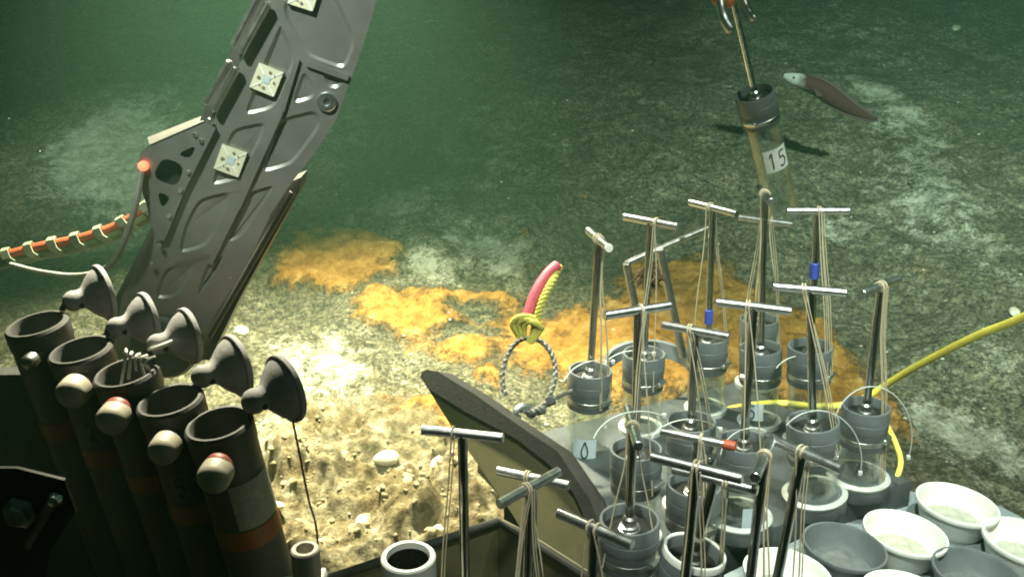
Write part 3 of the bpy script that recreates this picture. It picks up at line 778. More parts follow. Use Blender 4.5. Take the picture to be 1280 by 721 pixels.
# ================================================================== machined arm plate of the vehicle
AN = (Vector((0, ct, -st)) + Vector((0, st, ct)) * 0.36).normalized()       # away from the viewer
AN = -(pix(300, 200, 1.0) - pix(300, 200, 1.0)) if False else AN
A0 = pix(300, 250, 1.74)
def pa(px, py, up=0.0):
    o = Vector((0, 0, CAMZ)); d = pix(px, py, 1.0) - o
    q = A0 - AN * up
    return o + d * ((q - o).dot(AN) / d.dot(AN))
def round_poly(p, it=2, k=0.22):
    for _ in range(it):
        o = []
        for i in range(len(p)):
            a, b = p[i], p[(i + 1) % len(p)]
            L_ = math.hypot(b[0] - a[0], b[1] - a[1]); kk = min(k, 7.0 / max(L_, 1e-3))
            o.append((a[0] + (b[0] - a[0]) * kk, a[1] + (b[1] - a[1]) * kk)); o.append((b[0] + (a[0] - b[0]) * kk, b[1] + (a[1] - b[1]) * kk))
        p = o
    return p
def inset(p, d):
    n = len(p); ar = sum(p[i][0] * p[(i + 1) % n][1] - p[(i + 1) % n][0] * p[i][1] for i in range(n)); s = 1 if ar > 0 else -1
    o = []
    for i in range(n):
        a, b, c = p[i - 1], p[i], p[(i + 1) % n]
        n1 = Vector((-(b[1] - a[1]), b[0] - a[0])); n2 = Vector((-(c[1] - b[1]), c[0] - b[0]))
        nn = n1.normalized() + n2.normalized(); nn = nn.normalized() * s
        o.append((b[0] + nn.x * d, b[1] + nn.y * d))
    return o
def pocket_plate(mb, outer, holes, up, th, depth=0.0038, ch=4.4, through=False):
    holes = [round_poly(h) for h in holes]
    loops = [outer] + holes
    flat = [p for l in loops for p in l]
    tris = tessellate_polygon([[Vector((x, -y, 0)) for (x, y) in l] for l in loops])
    V = [pa(x, y, up) for (x, y) in flat]
    n0 = len(outer)
    vs = list(V); fs = [tuple(t) for t in tris]
    ob = len(vs); vs += [pa(x, y, up - th) for (x, y) in outer]
    for i in range(n0): fs.append((i, (i + 1) % n0, ob + (i + 1) % n0, ob + i))
    fs.append(tuple(ob + i for i in range(n0)))
    s = n0
    for h in holes:
        k = len(h); b = len(vs); ins = inset(h, ch)
        vs += [pa(x, y, up - depth) for (x, y) in ins]
        for i in range(k): fs.append((s + i, s + (i + 1) % k, b + (i + 1) % k, b + i))
        if not through: fs.append(tuple(b + i for i in range(k)))
        s += k
    mb.add(vs, fs)
arm = thing('arm_plate', tuple(pa(180, 480, -0.05)), 'grey machined metal arm plate with pockets and square markers', 'vehicle arm')
outer = [(346, -40), (478, -40), (468, 12), (452, 62), (436, 108), (420, 150), (398, 186), (366, 226), (338, 268), (318, 312), (296, 352), (262, 402), (236, 450), (140, 450), (152, 372), (190, 296), (228, 230), (264, 158), (288, 106), (314, 50)]
holes = [[(364, -20), (352, 14), (384, 71), (432, 88), (446, 50), (420, -6), (404, -20)],
         [(349, 33), (332, 72), (304, 145), (344, 136), (371, 74), (353, 33)],
         [(377, 92), (364, 131), (394, 123), (393, 108), (384, 92)],
         [(402, 88), (432, 97), (424, 111), (408, 110)],
         [(290, 161), (332, 152), (330, 168), (301, 224), (262, 233)],
         [(352, 148), (396, 137), (403, 156), (366, 206), (326, 217), (342, 160)],
         [(248, 248), (292, 238), (286, 256), (260, 308), (222, 318), (230, 282)],
         [(310, 240), (346, 230), (304, 296), (284, 304), (296, 266)],
         [(206, 334), (246, 326), (240, 344), (222, 372), (192, 374)],
         [(262, 324), (284, 318), (262, 356), (246, 372), (252, 344)]]
mb = MB(); pocket_plate(mb, outer, holes, 0.0, 0.035); mb.build('plate', 'plate', arm, sharp=28)
# diagonal ribs raised on the plate
for (x0, y0, x1, y1, wd) in ((372, 74, 352, 140, 3.0), (352, 140, 296, 262, 3.0), (296, 262, 262, 330, 3.0), (384, 80, 436, 98, 3.5)):
    dx, dy = x1 - x0, y1 - y0; L_ = math.hypot(dx, dy); nx, ny = -dy / L_ * wd, dx / L_ * wd
    mb = MB(); pts = [(x0 + nx, y0 + ny), (x1 + nx, y1 + ny), (x1 - nx, y1 - ny), (x0 - nx, y0 - ny)]
    vs = [pa(x, y, 0.0005) for x, y in pts] + [pa(x0 * 0.5 + x * 0.5 if False else x - (x - (x0 + x1) / 2) * 0.02, y, 0.0055) for x, y in pts]
    mb.add(vs, [(4, 5, 6, 7)] + [(i, (i + 1) % 4, 4 + (i + 1) % 4, 4 + i) for i in range(4)]); mb.build('rib', 'plate', arm)
# hub bolt
hbp = MB().lathe(pa(409, 127, -0.002), -AN, [(0.017, 0), (0.017, 0.006), (0.015, 0.008), (0.007, 0.008), (0.006, 0.004), (0, 0.004)], 28).build('hub_bolt', 'steel', arm)
# square paper markers with dots
def marker(cx, cy_, s, ang):
    ca, sa = math.cos(R(ang)), math.sin(R(ang))
    def q(u, v, up): return pa(cx + (u * ca - v * sa) * s, cy_ + (u * sa + v * ca) * s, up)
    mb = MB(); c4 = [(-1, -1), (1, -1), (1, 1), (-1, 1)]
    mb.add([q(u, v, 0.0045) for u, v in c4] + [q(u, v, -0.010) for u, v in c4], [(0, 1, 2, 3)] + [(i, (i + 1) % 4, 4 + (i + 1) % 4, 4 + i) for i in range(4)])
    o = mb.build('marker_square', 'label_cream', arm)
    mb = MB(); mb.add([q(u * 0.28, v * 0.28, 0.0053) for u, v in c4], [(0, 1, 2, 3)]); mb.build('centre_patch', 'label', o)
    mb = MB()
    for u, v in c4: mb.add([q(u * 0.30 - v * 0.05, v * 0.30 + u * 0.05, 0.0052), q(u * 0.95 - v * 0.04, v * 0.95 + u * 0.04, 0.0052), q(u * 0.95 + v * 0.04, v * 0.95 - u * 0.04, 0.0052), q(u * 0.30 + v * 0.05, v * 0.30 - u * 0.05, 0.0052)], [(0, 1, 2, 3)])
    mb.build('cross_line', 'label_white', o)
    for (u, v, r) in ((0.05, -0.62, 0.13), (0.62, 0.02, 0.10), (0.0, 0.66, 0.14), (-0.64, 0.05, 0.15), (-0.35, 0.55, 0.08), (0.45, -0.5, 0.07)):
        mb = MB(); mb.add([q(u + r * math.cos(t) * random.uniform(0.7, 1.2), v + r * math.sin(t) * random.uniform(0.6, 1.1), 0.0058) for t in [2 * math.pi * i / 9 for i in range(9)]], [tuple(range(9))])
        mb.build('dot', 'smudge', o)
M['label_cream'] = mat('cream_marker', (0.56, 0.52, 0.38), 0.6, 0, 0.10, 60)
M['smudge'] = mat('marker_dot', (0.14, 0.13, 0.08), 0.7)
marker(333, 100, 16.5, 22); marker(288, 201, 16.5, 20); marker(380, -6, 16.5, 18)
# edge rods on the left flank
for (x0, y0, x1, y1) in ((324, -6, 291, 59), (336, 4, 301, 67), (288, 76, 257, 131), (297, 84, 267, 140)):
    MB().rod(pa(x0, y0, 0.012), pa(x1, y1, 0.012), 0.0062, 16, 0.5).build('edge_rod', 'steel_dull', arm)
mb = MB(); pocket_plate(mb, [(330, -40), (350, -40), (292, 96), (262, 160), (250, 150), (284, 74), (318, 0)], [], -0.008, 0.02); mb.build('edge_rail', 'plate_dark', arm)
# bracket with windows and the two red lamps
bk = MB(); pocket_plate(bk, [(187, 181), (254, 152), (270, 160), (232, 236), (206, 300), (196, 302), (178, 240), (172, 206), (176, 190)],
                        [[(221, 193), (246, 181), (238, 199)], [(203, 196), (231, 207), (222, 235), (190, 222)], [(196, 239), (214, 246), (203, 262)]], 0.010, 0.022, 0.021, 0.6, True)
bk = bk.build('bracket', 'plate', arm)
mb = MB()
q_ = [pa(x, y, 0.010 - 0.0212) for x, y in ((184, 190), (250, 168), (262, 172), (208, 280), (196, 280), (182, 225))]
mb.add(q_, [tuple(range(6))]); mb.build('shade_sheet', 'rubber', bk)  # black sheet added as the shade inside the bracket windows
mb = MB()
vs = [pa(187, 181, 0.012), pa(254, 152, 0.012), pa(250, 146, -0.055), pa(184, 172, -0.055)]
mb.add(vs + [v_ + AN * 0.004 for v_ in vs], [(0, 1, 2, 3), (7, 6, 5, 4), (0, 4, 5, 1), (1, 5, 6, 2), (2, 6, 7, 3), (3, 7, 4, 0)]); mb.build('bracket_flange', 'plate_dark', bk)
for q in ((244, 168), (252, 176), (236, 215), (226, 238), (212, 270), (262, 150), (200, 306), (190, 330)):
    MB().lathe(pa(q[0], q[1], 0.009), -AN, [(0.0045, 0), (0.0045, 0.003), (0.003, 0.005), (0, 0.005)], 8).build('rivet', 'steel', bk)
MB().lathe(pa(180, 207, 0.012), -AN, [(0.0085, 0), (0.0085, 0.006), (0.006, 0.010), (0, 0.011)], 16).build('red_lamp', 'led', bk)
MB().lathe(pa(212, 222, -0.03), -AN, [(0.009, 0), (0.009, 0.004), (0.005, 0.007), (0, 0.008)], 16).build('red_lamp', 'led_dim', bk)
# lower hub and dark strut behind the plate
MB().lathe(pa(214, 424, -0.03), -AN, [(0.062, 0), (0.062, 0.040), (0.056, 0.048), (0.03, 0.056), (0.028, 0.05), (0, 0.05)], 40).build('hub', 'plate_dark', arm)
mb = MB()
P = [pa(*q, -0.05) for q in ((356, 230), (376, 222), (374, 238), (300, 372), (262, 450), (226, 450), (262, 398), (322, 300))]
k = len(P); mb.add(P + [p + AN * 0.06 for p in P], [tuple(range(k)), tuple(range(2 * k - 1, k - 1, -1))] + [(i, (i + 1) % k, k + (i + 1) % k, k + i) for i in range(k)])
mb.build('strut', 'plate_dark', arm)
MB().rod(pa(366, 240, -0.045), pa(262, 420, -0.045), 0.006).build('strut_bar', 'plate_dark', arm)
mb = MB(); P = [pa(*q, -0.02) for q in ((140, 380), (196, 270), (210, 282), (190, 330), (160, 450), (120, 450))]
k = len(P); mb.add(P + [p + AN * 0.05 for p in P], [tuple(range(k)), tuple(range(2 * k - 1, k - 1, -1))] + [(i, (i + 1) % k, k + (i + 1) % k, k + i) for i in range(k)]); mb.build('lower_bracket', 'plate_dark', arm)

# hoses beside the arm
hp = spline([pix(-60, 332, 1.95), pix(0, 324, 1.93), pix(50, 312, 1.90), pix(100, 302, 1.87), pix(150, 285, 1.83), pix(196, 256, 1.79)], 12)
ho = thing('wrapped_hose', tuple(hp[0]), 'orange hose in pale spiral wrap running to the arm', 'hose')
MB().tube([p + Vector((0, 0, 0.006)) for p in hp], 0.0088, 10).build('hose', 'hose_orange', ho)
MB().tube([p - Vector((0, 0.004, 0.008)) for p in hp], 0.0095, 10).build('inner_hose', 'hose_green', ho) if 'hose_green' in M else None
M['hose_green'] = mat('dull_green_hose', (0.10, 0.12, 0.05), 0.55, 0, 0.2, 40)
MB().tube([p - Vector((0, 0.004, 0.010)) for p in hp], 0.0095, 10).build('lower_hose', 'hose_green', ho)
hl = helix(hp, 0.0185, 8.6, 0.4)
vs = []; fs = []
for i, p in enumerate(hl):
    t = (hp[min(len(hp) - 1, i + 1)] - hp[max(0, i - 1)]).normalized()
    d = (p - hp[i]).normalized() * 0.002
    vs += [p - t * 0.0095, p + t * 0.0095, p + t * 0.0095 + d, p - t * 0.0095 + d]
for i in range(len(hl) - 1):
    for j in range(4): fs.append((4 * i + j, 4 * i + (j + 1) % 4, 4 * i + 4 + (j + 1) % 4, 4 * i + 4 + j))
MB().add(vs, fs).build('spiral_wrap', 'hose_wrap', ho)
cb = spline([pix(14, 331, 1.90), pix(50, 340, 1.84), pix(95, 345, 1.80), pix(132, 336, 1.76), pix(152, 308, 1.73), pix(168, 262, 1.71), pix(177, 214, 1.705)], 8)
tag(MB().tube(cb, 0.0058, 8).build('lamp_cable', 'hose_grey', loc=cb[0]), 'thin grey cable drooping from the red lamp to the hose', 'cable')

# ================================================================== open sample box with its lid
LA, LB, LD = pix(530, 466, 1.78), pix(735, 622, 1.46), pix(643, 643, 1.56)
LN = (LB - LA).cross(LD - LA).normalized()
if LN.y < 0: LN = -LN                                     # away from the viewer
def pl(px, py, up=0.0):
    o = Vector((0, 0, CAMZ)); d = pix(px, py, 1.0) - o; q = LA - LN * up
    return o + d * ((q - o).dot(LN) / d.dot(LN))
sb = thing('sample_box', tuple(pix(600, 700, 1.45) * 1.0), 'olive sample box with raised black-edged lid beside the cores', 'sample box')
def panel(pts, up, th, name, m, parent):
    mb = MB(); P = [pl(x, y, up) for x, y in pts]; k = len(P)
    mb.add(P + [p + LN * th for p in P], [tuple(range(k)), tuple(range(2 * k - 1, k - 1, -1))] + [(i, (i + 1) % k, k + (i + 1) % k, k + i) for i in range(k)])
    return mb.build(name, m, parent)
lid = panel([(527, 473), (534, 466), (594, 497), (645, 532), (695, 568), (731, 627), (772, 745), (700, 745), (641, 643), (565, 534)], 0.0, 0.014, 'lid', 'olive', sb)
panel([(525, 471), (528, 464), (533, 462), (547, 464), (594, 493), (645, 529), (697, 564), (719, 597), (738, 625), (780, 745), (756, 745), (728, 640), (717, 616), (685, 579), (645, 548), (583, 515), (536, 486)], 0.010, 0.034, 'seal', 'rubber', lid)
D1 = pix(622, 652, 1.50); E1 = pix(380, 734, 1.36); F1 = pix(652, 668, 1.44); G1 = pix(745, 728, 1.30)
def wall_panel(a, b, z0, th, name, m):
    a = Vector(a); b = Vector(b); d = (b - a).normalized(); nrm_ = Vector((d.y, -d.x, 0)).normalized()
    nrm_ = nrm_ if nrm_.y > 0 else -nrm_
    P = [a, b, Vector((b.x, b.y, z0)), Vector((a.x, a.y, z0))]
    mb = MB(); mb.add(P + [p + nrm_ * th for p in P], [(0, 1, 2, 3), (7, 6, 5, 4), (0, 4, 5, 1), (1, 5, 6, 2), (2, 6, 7, 3), (3, 7, 4, 0)]); return mb.build(name, m, sb)
wall_panel(D1, E1, 0.03, 0.012, 'side_wall', 'olive')
wall_panel(D1, F1, 0.03, 0.012, 'corner_wall', 'olive')
wall_panel(F1, G1, 0.03, 0.012, 'end_wall', 'olive')
MB().tube([E1, D1 + Vector((0, 0, 0.001)), F1, G1], 0.0065, 10).build('seal', 'rubber', sb)

# small white fittings in front
def open_pot(c, r, h, ri, m, label, cat, name, collar=0.0, shade_liner=None):
    c = Vector(c); b = c - Vector((0, 0, h))
    pr = [(0, 0), (r * (1 + collar), 0), (r * (1 + collar), h * 0.72), (r, h * 0.76), (r * 0.96, h * 0.80), (r, h * 0.84), (r, h - 0.002), (r - 0.002, h), (ri + 0.001, h), (ri, h - 0.002), (ri, h * 0.3), (0, h * 0.3)]
    o = tag(MB().lathe(b, Vector((0.0, -0.02, 1)), pr, 40).build(name, m, loc=b), label, cat)
    if shade_liner: MB().lathe(b, Vector((0.0, -0.02, 1)), [(ri - 0.0015, h * 0.32), (ri - 0.0005, h * 0.32), (ri - 0.0005, h - 0.008), (ri - 0.0015, h - 0.008)], 40, closed=True).build('shade_liner', shade_liner, o)  # black lining added as the shade inside the neck
    return o
p = pix(382, 682, 1.22); open_pot(p, 0.0178, p.z - 0.16, 0.0105, 'cream', 'small cream pipe stub standing beside the last bottle', 'pipe', 'pipe_stub')
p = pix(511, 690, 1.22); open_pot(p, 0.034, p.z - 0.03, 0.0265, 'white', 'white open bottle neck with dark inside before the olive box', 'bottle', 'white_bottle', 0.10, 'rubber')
mb = MB(); mb.box(pix(372, 735, 1.25), (0.07, 0.05, 0.012), Matrix.Rotation(R(-15), 3, 'Y'), 0.002); 
tag(mb.build('white_bracket', 'white', loc=pix(372, 735, 1.25)), 'white plastic bracket between the last bottle and the pipe stub', 'bracket')

# ================================================================== rope handle with loop
zr = 1.66
rt = thing('rope_handle', tuple(pix(655, 520, zr)), 'braided rope loop with yellow rope and pink sleeve grip', 'rope')
lp = [pix(661 + 33 * math.cos(t) * (1 + 0.05 * math.sin(2 * t)), 468 - 46 * math.sin(t), zr + 0.02 * math.sin(t)) for t in [R(-118 + 332 * i / 60) + math.pi * 0 for i in range(61)]]
loop = MB().tube(lp, 0.0042, 8).build('loop', 'grope', rt)
for ph in (0.0, math.pi):
    MB().tube(helix(lp, 0.0034, 16, ph), 0.0023, 6).build('strand', 'wrope', loop)
sl = spline([pix(697, 331, zr + 0.02), pix(684, 343, zr + 0.01), pix(670, 365, zr), pix(661, 390, zr - 0.005), pix(657, 402, zr - 0.005)], 8)
MB().tube(sl, [0.0085] + [0.0095] * (len(sl) - 6) + [0.009, 0.0085, 0.008, 0.0075, 0.006], 12).build('sleeve', 'pink', rt)
yl = spline([pix(699, 333, zr + 0.03), pix(690, 352, zr + 0.0), pix(679, 374, zr - 0.015), pix(671, 398, zr - 0.015), pix(667, 418, zr - 0.01)], 10)
yr = MB().tube(yl, 0.0060, 8).build('yellow_rope', 'yrope', rt)
for ph in (0, 2.1, 4.2): MB().tube(helix(yl, 0.0048, 6, ph), 0.0030, 6).build('strand', 'yrope', yr)
for i, (dx, tilt) in enumerate(((-9, 20), (-2, 8), (6, -6))):
    kp = spline([pix(652 + dx * 0.4, 420, zr - 0.012), pix(650 + dx, 405, zr - 0.02), pix(658 + dx, 396 + i * 3, zr - 0.026), pix(672 + dx * 0.6, 398 + i * 5, zr - 0.02), pix(673 + dx * 0.4, 412, zr - 0.015), pix(662 + dx * 0.2, 428, zr - 0.012)], 8)
    MB().tube(kp, 0.0055, 8).build('knot_turn', 'yrope', yr)
sk = [pix(657 + 13 * math.cos(t), 516 - 9 * math.sin(t), zr - 0.02 + 0.01 * math.cos(t)) for t in [R(-20 + 250 * i / 20) for i in range(21)]]
MB().tube(sk, 0.0055, 10).build('shackle', 'steel', rt)
for (x, y, r) in ((676, 512, 0.0085), (688, 501, 0.009), (664, 516, 0.008)):
    c = pix(x, y, zr - 0.015); mb = MB()
    for k in range(3):
        ax = Vector((random.uniform(-1, 1), random.uniform(-1, 1), random.uniform(-1, 1))).normalized(); u = ax.orthogonal().normalized(); v = ax.cross(u)
        mb.tube([c + (u * math.cos(t) + v * math.sin(t)) * r * 0.75 for t in [2 * math.pi * i / 14 for i in range(14)]], 0.0036, 6, closed=True)
    mb.build('cord_knot', 'grope', rt)
MB().tube(spline([pix(664, 516, zr - 0.015), pix(677, 511, zr - 0.015), pix(690, 500, zr - 0.015), pix(702, 494, zr - 0.0), pix(716, 488, zr)], 6), 0.0036, 8).build('cord', 'grope', rt)

# ================================================================== scoop with a bow handle behind the cores
ys_ = 1.74
so = thing('bow_scoop', tuple(pixy(830, 470, ys_)), 'steel bow handle with grey curved scoop behind the cores', 'scoop')
a_, b_, m_ = pixy(783, 329, ys_ - 0.03), pixy(885, 285, ys_ + 0.06), pixy(825, 311, ys_)
MB().rod(a_, b_, 0.0058).build('handle', 'steel', so)
MB().rod(m_, pixy(854, 446, ys_), 0.0078).build('leg', 'steel_dull', so)
MB().rod(a_, pixy(800, 412, ys_ - 0.03), 0.0074).build('leg', 'steel_dull', so)
vs = []; fs = []; nn = 36
c0 = pixy(812, 452, ys_)
for i in range(nn + 1):
    t = R(-10 + 200 * i / nn); X_, Y_ = 0.085 * math.cos(t), 0.062 * math.sin(t)
    q = c0 + Vector((X_, Y_ * 0.9, Y_ * 0.35)); d = Vector((math.cos(t), math.sin(t), 0.2)).normalized() * 0.004
    vs += [q + d, q - d, q - d - Vector((0, 0.01, 0.028)), q + d - Vector((0, 0.01, 0.028))]
for i in range(nn):
    for j in range(4): fs.append((4 * i + j, 4 * i + (j + 1) % 4, 4 * i + 4 + (j + 1) % 4, 4 * i + 4 + j))
fs += [(3, 2, 1, 0), tuple(4 * nn + j for j in range(4))]
MB().add(vs, fs).build('scoop_rim', 'pvc', so)
# frayed brown tuft
mb = MB(); c = pixy(811, 352, 1.66)
for i in range(60):
    p0 = c + Vector((random.gauss(0, 0.007), random.gauss(0, 0.006), random.gauss(0.012, 0.016)))
    d = Vector((random.gauss(0.1, 0.5), random.gauss(0, 0.5), random.gauss(-0.6, 0.5))).normalized()
    p1 = p0 + d * 0.011 + Vector((random.gauss(0, 0.003), 0, 0)); p2 = p1 + d * 0.009 + Vector((random.gauss(0, 0.006), 0, -0.006))
    mb.tube([p0, p1, p2], [0.0030, 0.0026, 0.0010], 5)
tag(mb.build('brown_tuft', 'tuft', loc=c), 'frayed brown tuft caught on a core rod and bow handle', 'tuft')

# blue lid behind the first core
c = pixz(727, 568, 0.20); tag(MB().lathe(c - Vector((0, 0, 0.02)), Vector((0, -0.25, 1)), [(0, 0), (0.052, 0), (0.054, 0.004), (0.054, 0.016), (0.050, 0.020), (0.044, 0.018), (0, 0.018)], 40).build('blue_lid', 'blue_lid', loc=c - Vector((0, 0, 0.02))),
    'dark blue round lid seen behind the tube with number 0', 'lid')

# ================================================================== core 15 in the gripper
H15 = pix(943, 116, 1.93); T15 = pix(908, -34, 1.80)
ax15 = (T15 - H15).normalized()
def core15():
    b, h, t, a = push_core('push core numbered 15 on a white label, held by the gripper', (908, -34, 1.80), rod=(T15 - H15).length, axis=tuple(ax15), bar=Vector((1, 0.2, 0)), text='15', lab='label_white',
              base_z=H15.z - 0.30 * ax15.z, cup='none', bands=(), lab_h=(0.61, 0.84), lab_ang=0.22, clampang=-0.75, hscale=1.02, labw=0.054)
core15()
for o in bpy.data.objects:
    if o.get('label', '').startswith('push core numbered 15'): del o['group']
gr = thing('gripper', tuple(pix(908, -10, 1.82)), 'steel and orange gripper claw holding core 15 by its handle', 'gripper')
MB().lathe(pix(896, -140, 1.86), pix(906, 2, 1.81) - pix(896, -140, 1.86), [(0.05, -0.3), (0.05, 0.10), (0.042, 0.12), (0.036, 0.17), (0.026, 0.20)], 28).build('wrist', 'plate_dark', gr)
MB().lathe(pix(890, 0, 1.80), pix(917, 3, 1.80) - pix(890, 0, 1.80), [(0.004, 0), (0.010, 0.004), (0.012, 0.02), (0.010, 0.036), (0.004, 0.042)], 16).build('orange_link', 'gripper_orange', gr)
def jaw(p, r): 
    o = MB().tube(spline(p, 6), r, 10)
    return o.build('jaw', 'steel', gr)
j = spline([pix(899, -30, 1.80), pix(900, 4, 1.80), pix(905, 24, 1.79), pix(915, 40, 1.79)], 6)
MB().tube(j, [0.012] * 8 + [0.011] * 5 + [0.010] * 4 + [0.0095, 0.007], 12).build('jaw', 'jaw_steel', gr) if 'jaw_steel' in M else MB().tube(j, [0.012] * 8 + [0.011] * 5 + [0.010] * 4 + [0.0095, 0.007], 12).build('jaw', 'steel_dull', gr)
j = spline([pix(918, -30, 1.86), pix(929, 2, 1.85), pix(936, 16, 1.84), pix(944, 25, 1.83)], 6)
MB().tube(j, [0.011] * 8 + [0.009] * 5 + [0.008] * 4 + [0.007, 0.005], 12).build('jaw', 'steel_dull', gr)

# ================================================================== fish
def fish():
    zf = 3.3
    ctl = [(979, 95, 0.010, 0.009), (986, 97, 0.022, 0.020), (996, 100, 0.030, 0.026), (1010, 104, 0.036, 0.030), (1028, 113, 0.040, 0.030), (1046, 125, 0.036, 0.025), (1062, 135, 0.027, 0.018), (1076, 142, 0.018, 0.011), (1088, 147, 0.010, 0.006), (1097, 149, 0.004, 0.003)]
    pts = [pix(a, b, zf + 0.002 * i) for i, (a, b, _, _) in enumerate(ctl)]
    root = thing('fish', tuple(pts[4]), 'dark reddish brown slender fish with pale head over the seabed', 'fish')
    sp = spline(pts, 4); hs = spline([(c[2] * 0.74, c[3] * 0.74, 0) for c in ctl], 4)
    vs = []; fs = []; seg = 16
    for i, p in enumerate(sp):
        t = (sp[min(len(sp) - 1, i + 1)] - sp[max(0, i - 1)]).normalized()
        side = Vector((0, 1, 0)); up = t.cross(side).normalized(); up = up if up.z > 0 else -up; side = up.cross(t).normalized()
        for k in range(seg):
            a = 2 * math.pi * k / seg; vs.append(p + up * math.sin(a) * hs[i].x + side * math.cos(a) * hs[i].y)
    n = len(sp)
    for i in range(n - 1):
        for k in range(seg): fs.append((i * seg + k, i * seg + (k + 1) % seg, (i + 1) * seg + (k + 1) % seg, (i + 1) * seg + k))
    fs += [tuple(range(seg)), tuple((n - 1) * seg + k for k in range(seg))]
    m, nt, b = new_mat('fish_skin'); L = nt.links.new
    tc = nt.nodes.new('ShaderNodeTexCoord'); sx = nt.nodes.new('ShaderNodeSeparateXYZ'); L(tc.outputs['Object'], sx.inputs[0])
    nz = nt.nodes.new('ShaderNodeTexNoise'); nz.inputs['Scale'].default_value = 30; L(tc.outputs['Object'], nz.inputs['Vector'])
    ad = nt.nodes.new('ShaderNodeMath'); ad.operation = 'MULTIPLY_ADD'; ad.inputs[1].default_value = 0.06; L(nz.outputs['Fac'], ad.inputs[0]); L(sx.outputs['X'], ad.inputs[2])
    mr = nt.nodes.new('ShaderNodeMapRange'); x_ = pts[2].x - pts[4].x + 0.01
    mr.inputs['From Min'].default_value = x_ + 0.015; mr.inputs['From Max'].default_value = x_ + 0.050; L(ad.outputs[0], mr.inputs['Value'])
    r = nt.nodes.new('ShaderNodeValToRGB'); r.color_ramp.elements[0].color = (0.20, 0.21, 0.18, 1); r.color_ramp.elements[1].color = (0.028, 0.010, 0.008, 1)
    L(mr.outputs['Result'], r.inputs['Fac']); L(r.outputs['Color'], b.inputs['Base Color']); b.inputs['Roughness'].default_value = 0.85; b.inputs['Specular IOR Level'].default_value = 0.15
    body = MB().add(vs, fs).build('body', m, root)
    # long dorsal and anal fins, breast fin, eye
    fm = mat('fish_fin', (0.024, 0.009, 0.007), 0.8)
    for s in (1, -1):
        vs = []; fs = []; i0, i1 = (10, n - 1) if s > 0 else (16, n - 1)
        for i in range(i0, i1 + 1):
            t = (sp[min(n - 1, i + 1)] - sp[i - 1]).normalized(); up = t.cross(Vector((0, 1, 0))).normalized(); up = (up if up.z > 0 else -up) * s
            e = math.sin(math.pi * min(1, (i - i0 + 0.5) / (i1 - i0))) ** 0.5
            q = sp[i] + up * hs[i].x * 0.9; sd = Vector((0, 0.0012, 0))
            vs += [q + sd, q - sd, q + up * 0.011 * e + t * 0.006]
        for i in range(i1 - i0):
            for k in range(3): fs.append((3 * i + k, 3 * i + (k + 1) % 3, 3 * i + 3 + (k + 1) % 3, 3 * i + 3 + k))
        MB().add(vs, fs).build('fin', fm, body)
    q = sp[13]; MB().add([q + Vector((0, -0.018, -0.004)), q + Vector((0.03, -0.045, -0.030)), q + Vector((0.012, -0.040, -0.034)), q + Vector((0.004, -0.024, -0.016)), q + Vector((0.0, -0.022, -0.006))], [(0, 1, 2, 3), (0, 3, 4)]).build('fin', fm, body)
    q = sp[6]; MB().lathe(q + Vector((0, -0.017, 0.005)), Vector((0, -1, 0.2)), [(0.0045, 0), (0.004, 0.003), (0, 0.0045)], 10).build('eye', 'ink', body)
fish()

# ================================================================== yellow cable
yc = spline([pix(1420, 330, 1.30), pix(1340, 366, 1.42), pix(1280, 396, 1.54), pix(1220, 420, 1.66), pix(1160, 450, 1.80), pix(1118, 474, 1.90), pix(1090, 492, 1.94), pix(1060, 505, 1.92), pix(1020, 508, 1.91), pix(975, 504, 1.93), pix(930, 508, 1.92), pix(880, 520, 1.90), pix(840, 535, 1.86)], 8)
tag(MB().tube(yc, 0.0068, 10).build('yellow_cable', 'yellow', loc=yc[-1]), 'yellow cable rising from behind the rack over the green seabed', 'cable')
yc = spline([pix(1098, 500, 1.80), pix(1108, 530, 1.76), pix(1119, 552, 1.72), pix(1126, 578, 1.69), pix(1118, 604, 1.665)], 8)
tag(MB().tube(yc, 0.0046, 10).build('yellow_hose', 'yellow', loc=yc[-1]), 'short yellow hose bending down to the rack corner', 'hose')

# ================================================================== clam shells and sediment lumps
def clam(px, py, L_, yaw, tilt, label, wd=0.62, m='shell'):
    p = pixg(px, py); z = gz(p.x, p.y)
    vs = []; fs = []; nu, nv = 20, 8
    for j in range(nv + 1):
        for i in range(nu):
            a = 2 * math.pi * i / nu; rr = math.sin(math.pi / 2 * j / nv)
            k = 1 + 0.16 * math.cos(a); ridge = 1 + 0.02 * math.sin(j * 2.4)
            vs.append(Vector((math.cos(a) * rr * 0.5 * L_, math.sin(a) * rr * 0.5 * wd * L_ * k, math.cos(math.pi / 2 * j / nv) * 0.20 * L_ * ridge)))
    for j in range(nv):
        for i in range(nu): fs.append((j * nu + i, j * nu + (i + 1) % nu, (j + 1) * nu + (i + 1) % nu, (j + 1) * nu + i))
    fs.append(tuple(nv * nu + i for i in range(nu)))
    rot = Matrix.Rotation(R(yaw), 3, 'Z') @ Matrix.Rotation(R(tilt), 3, 'X')
    c = Vector((p.x, p.y, z - 0.012 * L_ / 0.07 + 0.004))
    o = MB().add([c + rot @ v for v in vs], fs).build('clam_shell', m, loc=c)
    tag(o, label, 'shell', 'clam shells on the rubble')
clam(483, 578, 0.058, 15, 48, 'white clam shell half buried beside the rock lump')
clam(548, 572, 0.060, 70, 30, 'rounded cream shell next to the white clam')
clam(338, 640, 0.060, 5, 10, 'flat pale shell by the thin brown cord', 0.4)
clam(452, 640, 0.050, 80, 40, 'upright white shell in the dark hollow')
clam(545, 648, 0.035, 20, 30, 'small white shell fragment by the polished rod')
clam(400, 668, 0.026, 20, 20, 'tiny white shell in the shaded sediment')
clam(352, 672, 0.024, 60, 20, 'tiny pale shell next to the bottle foot')
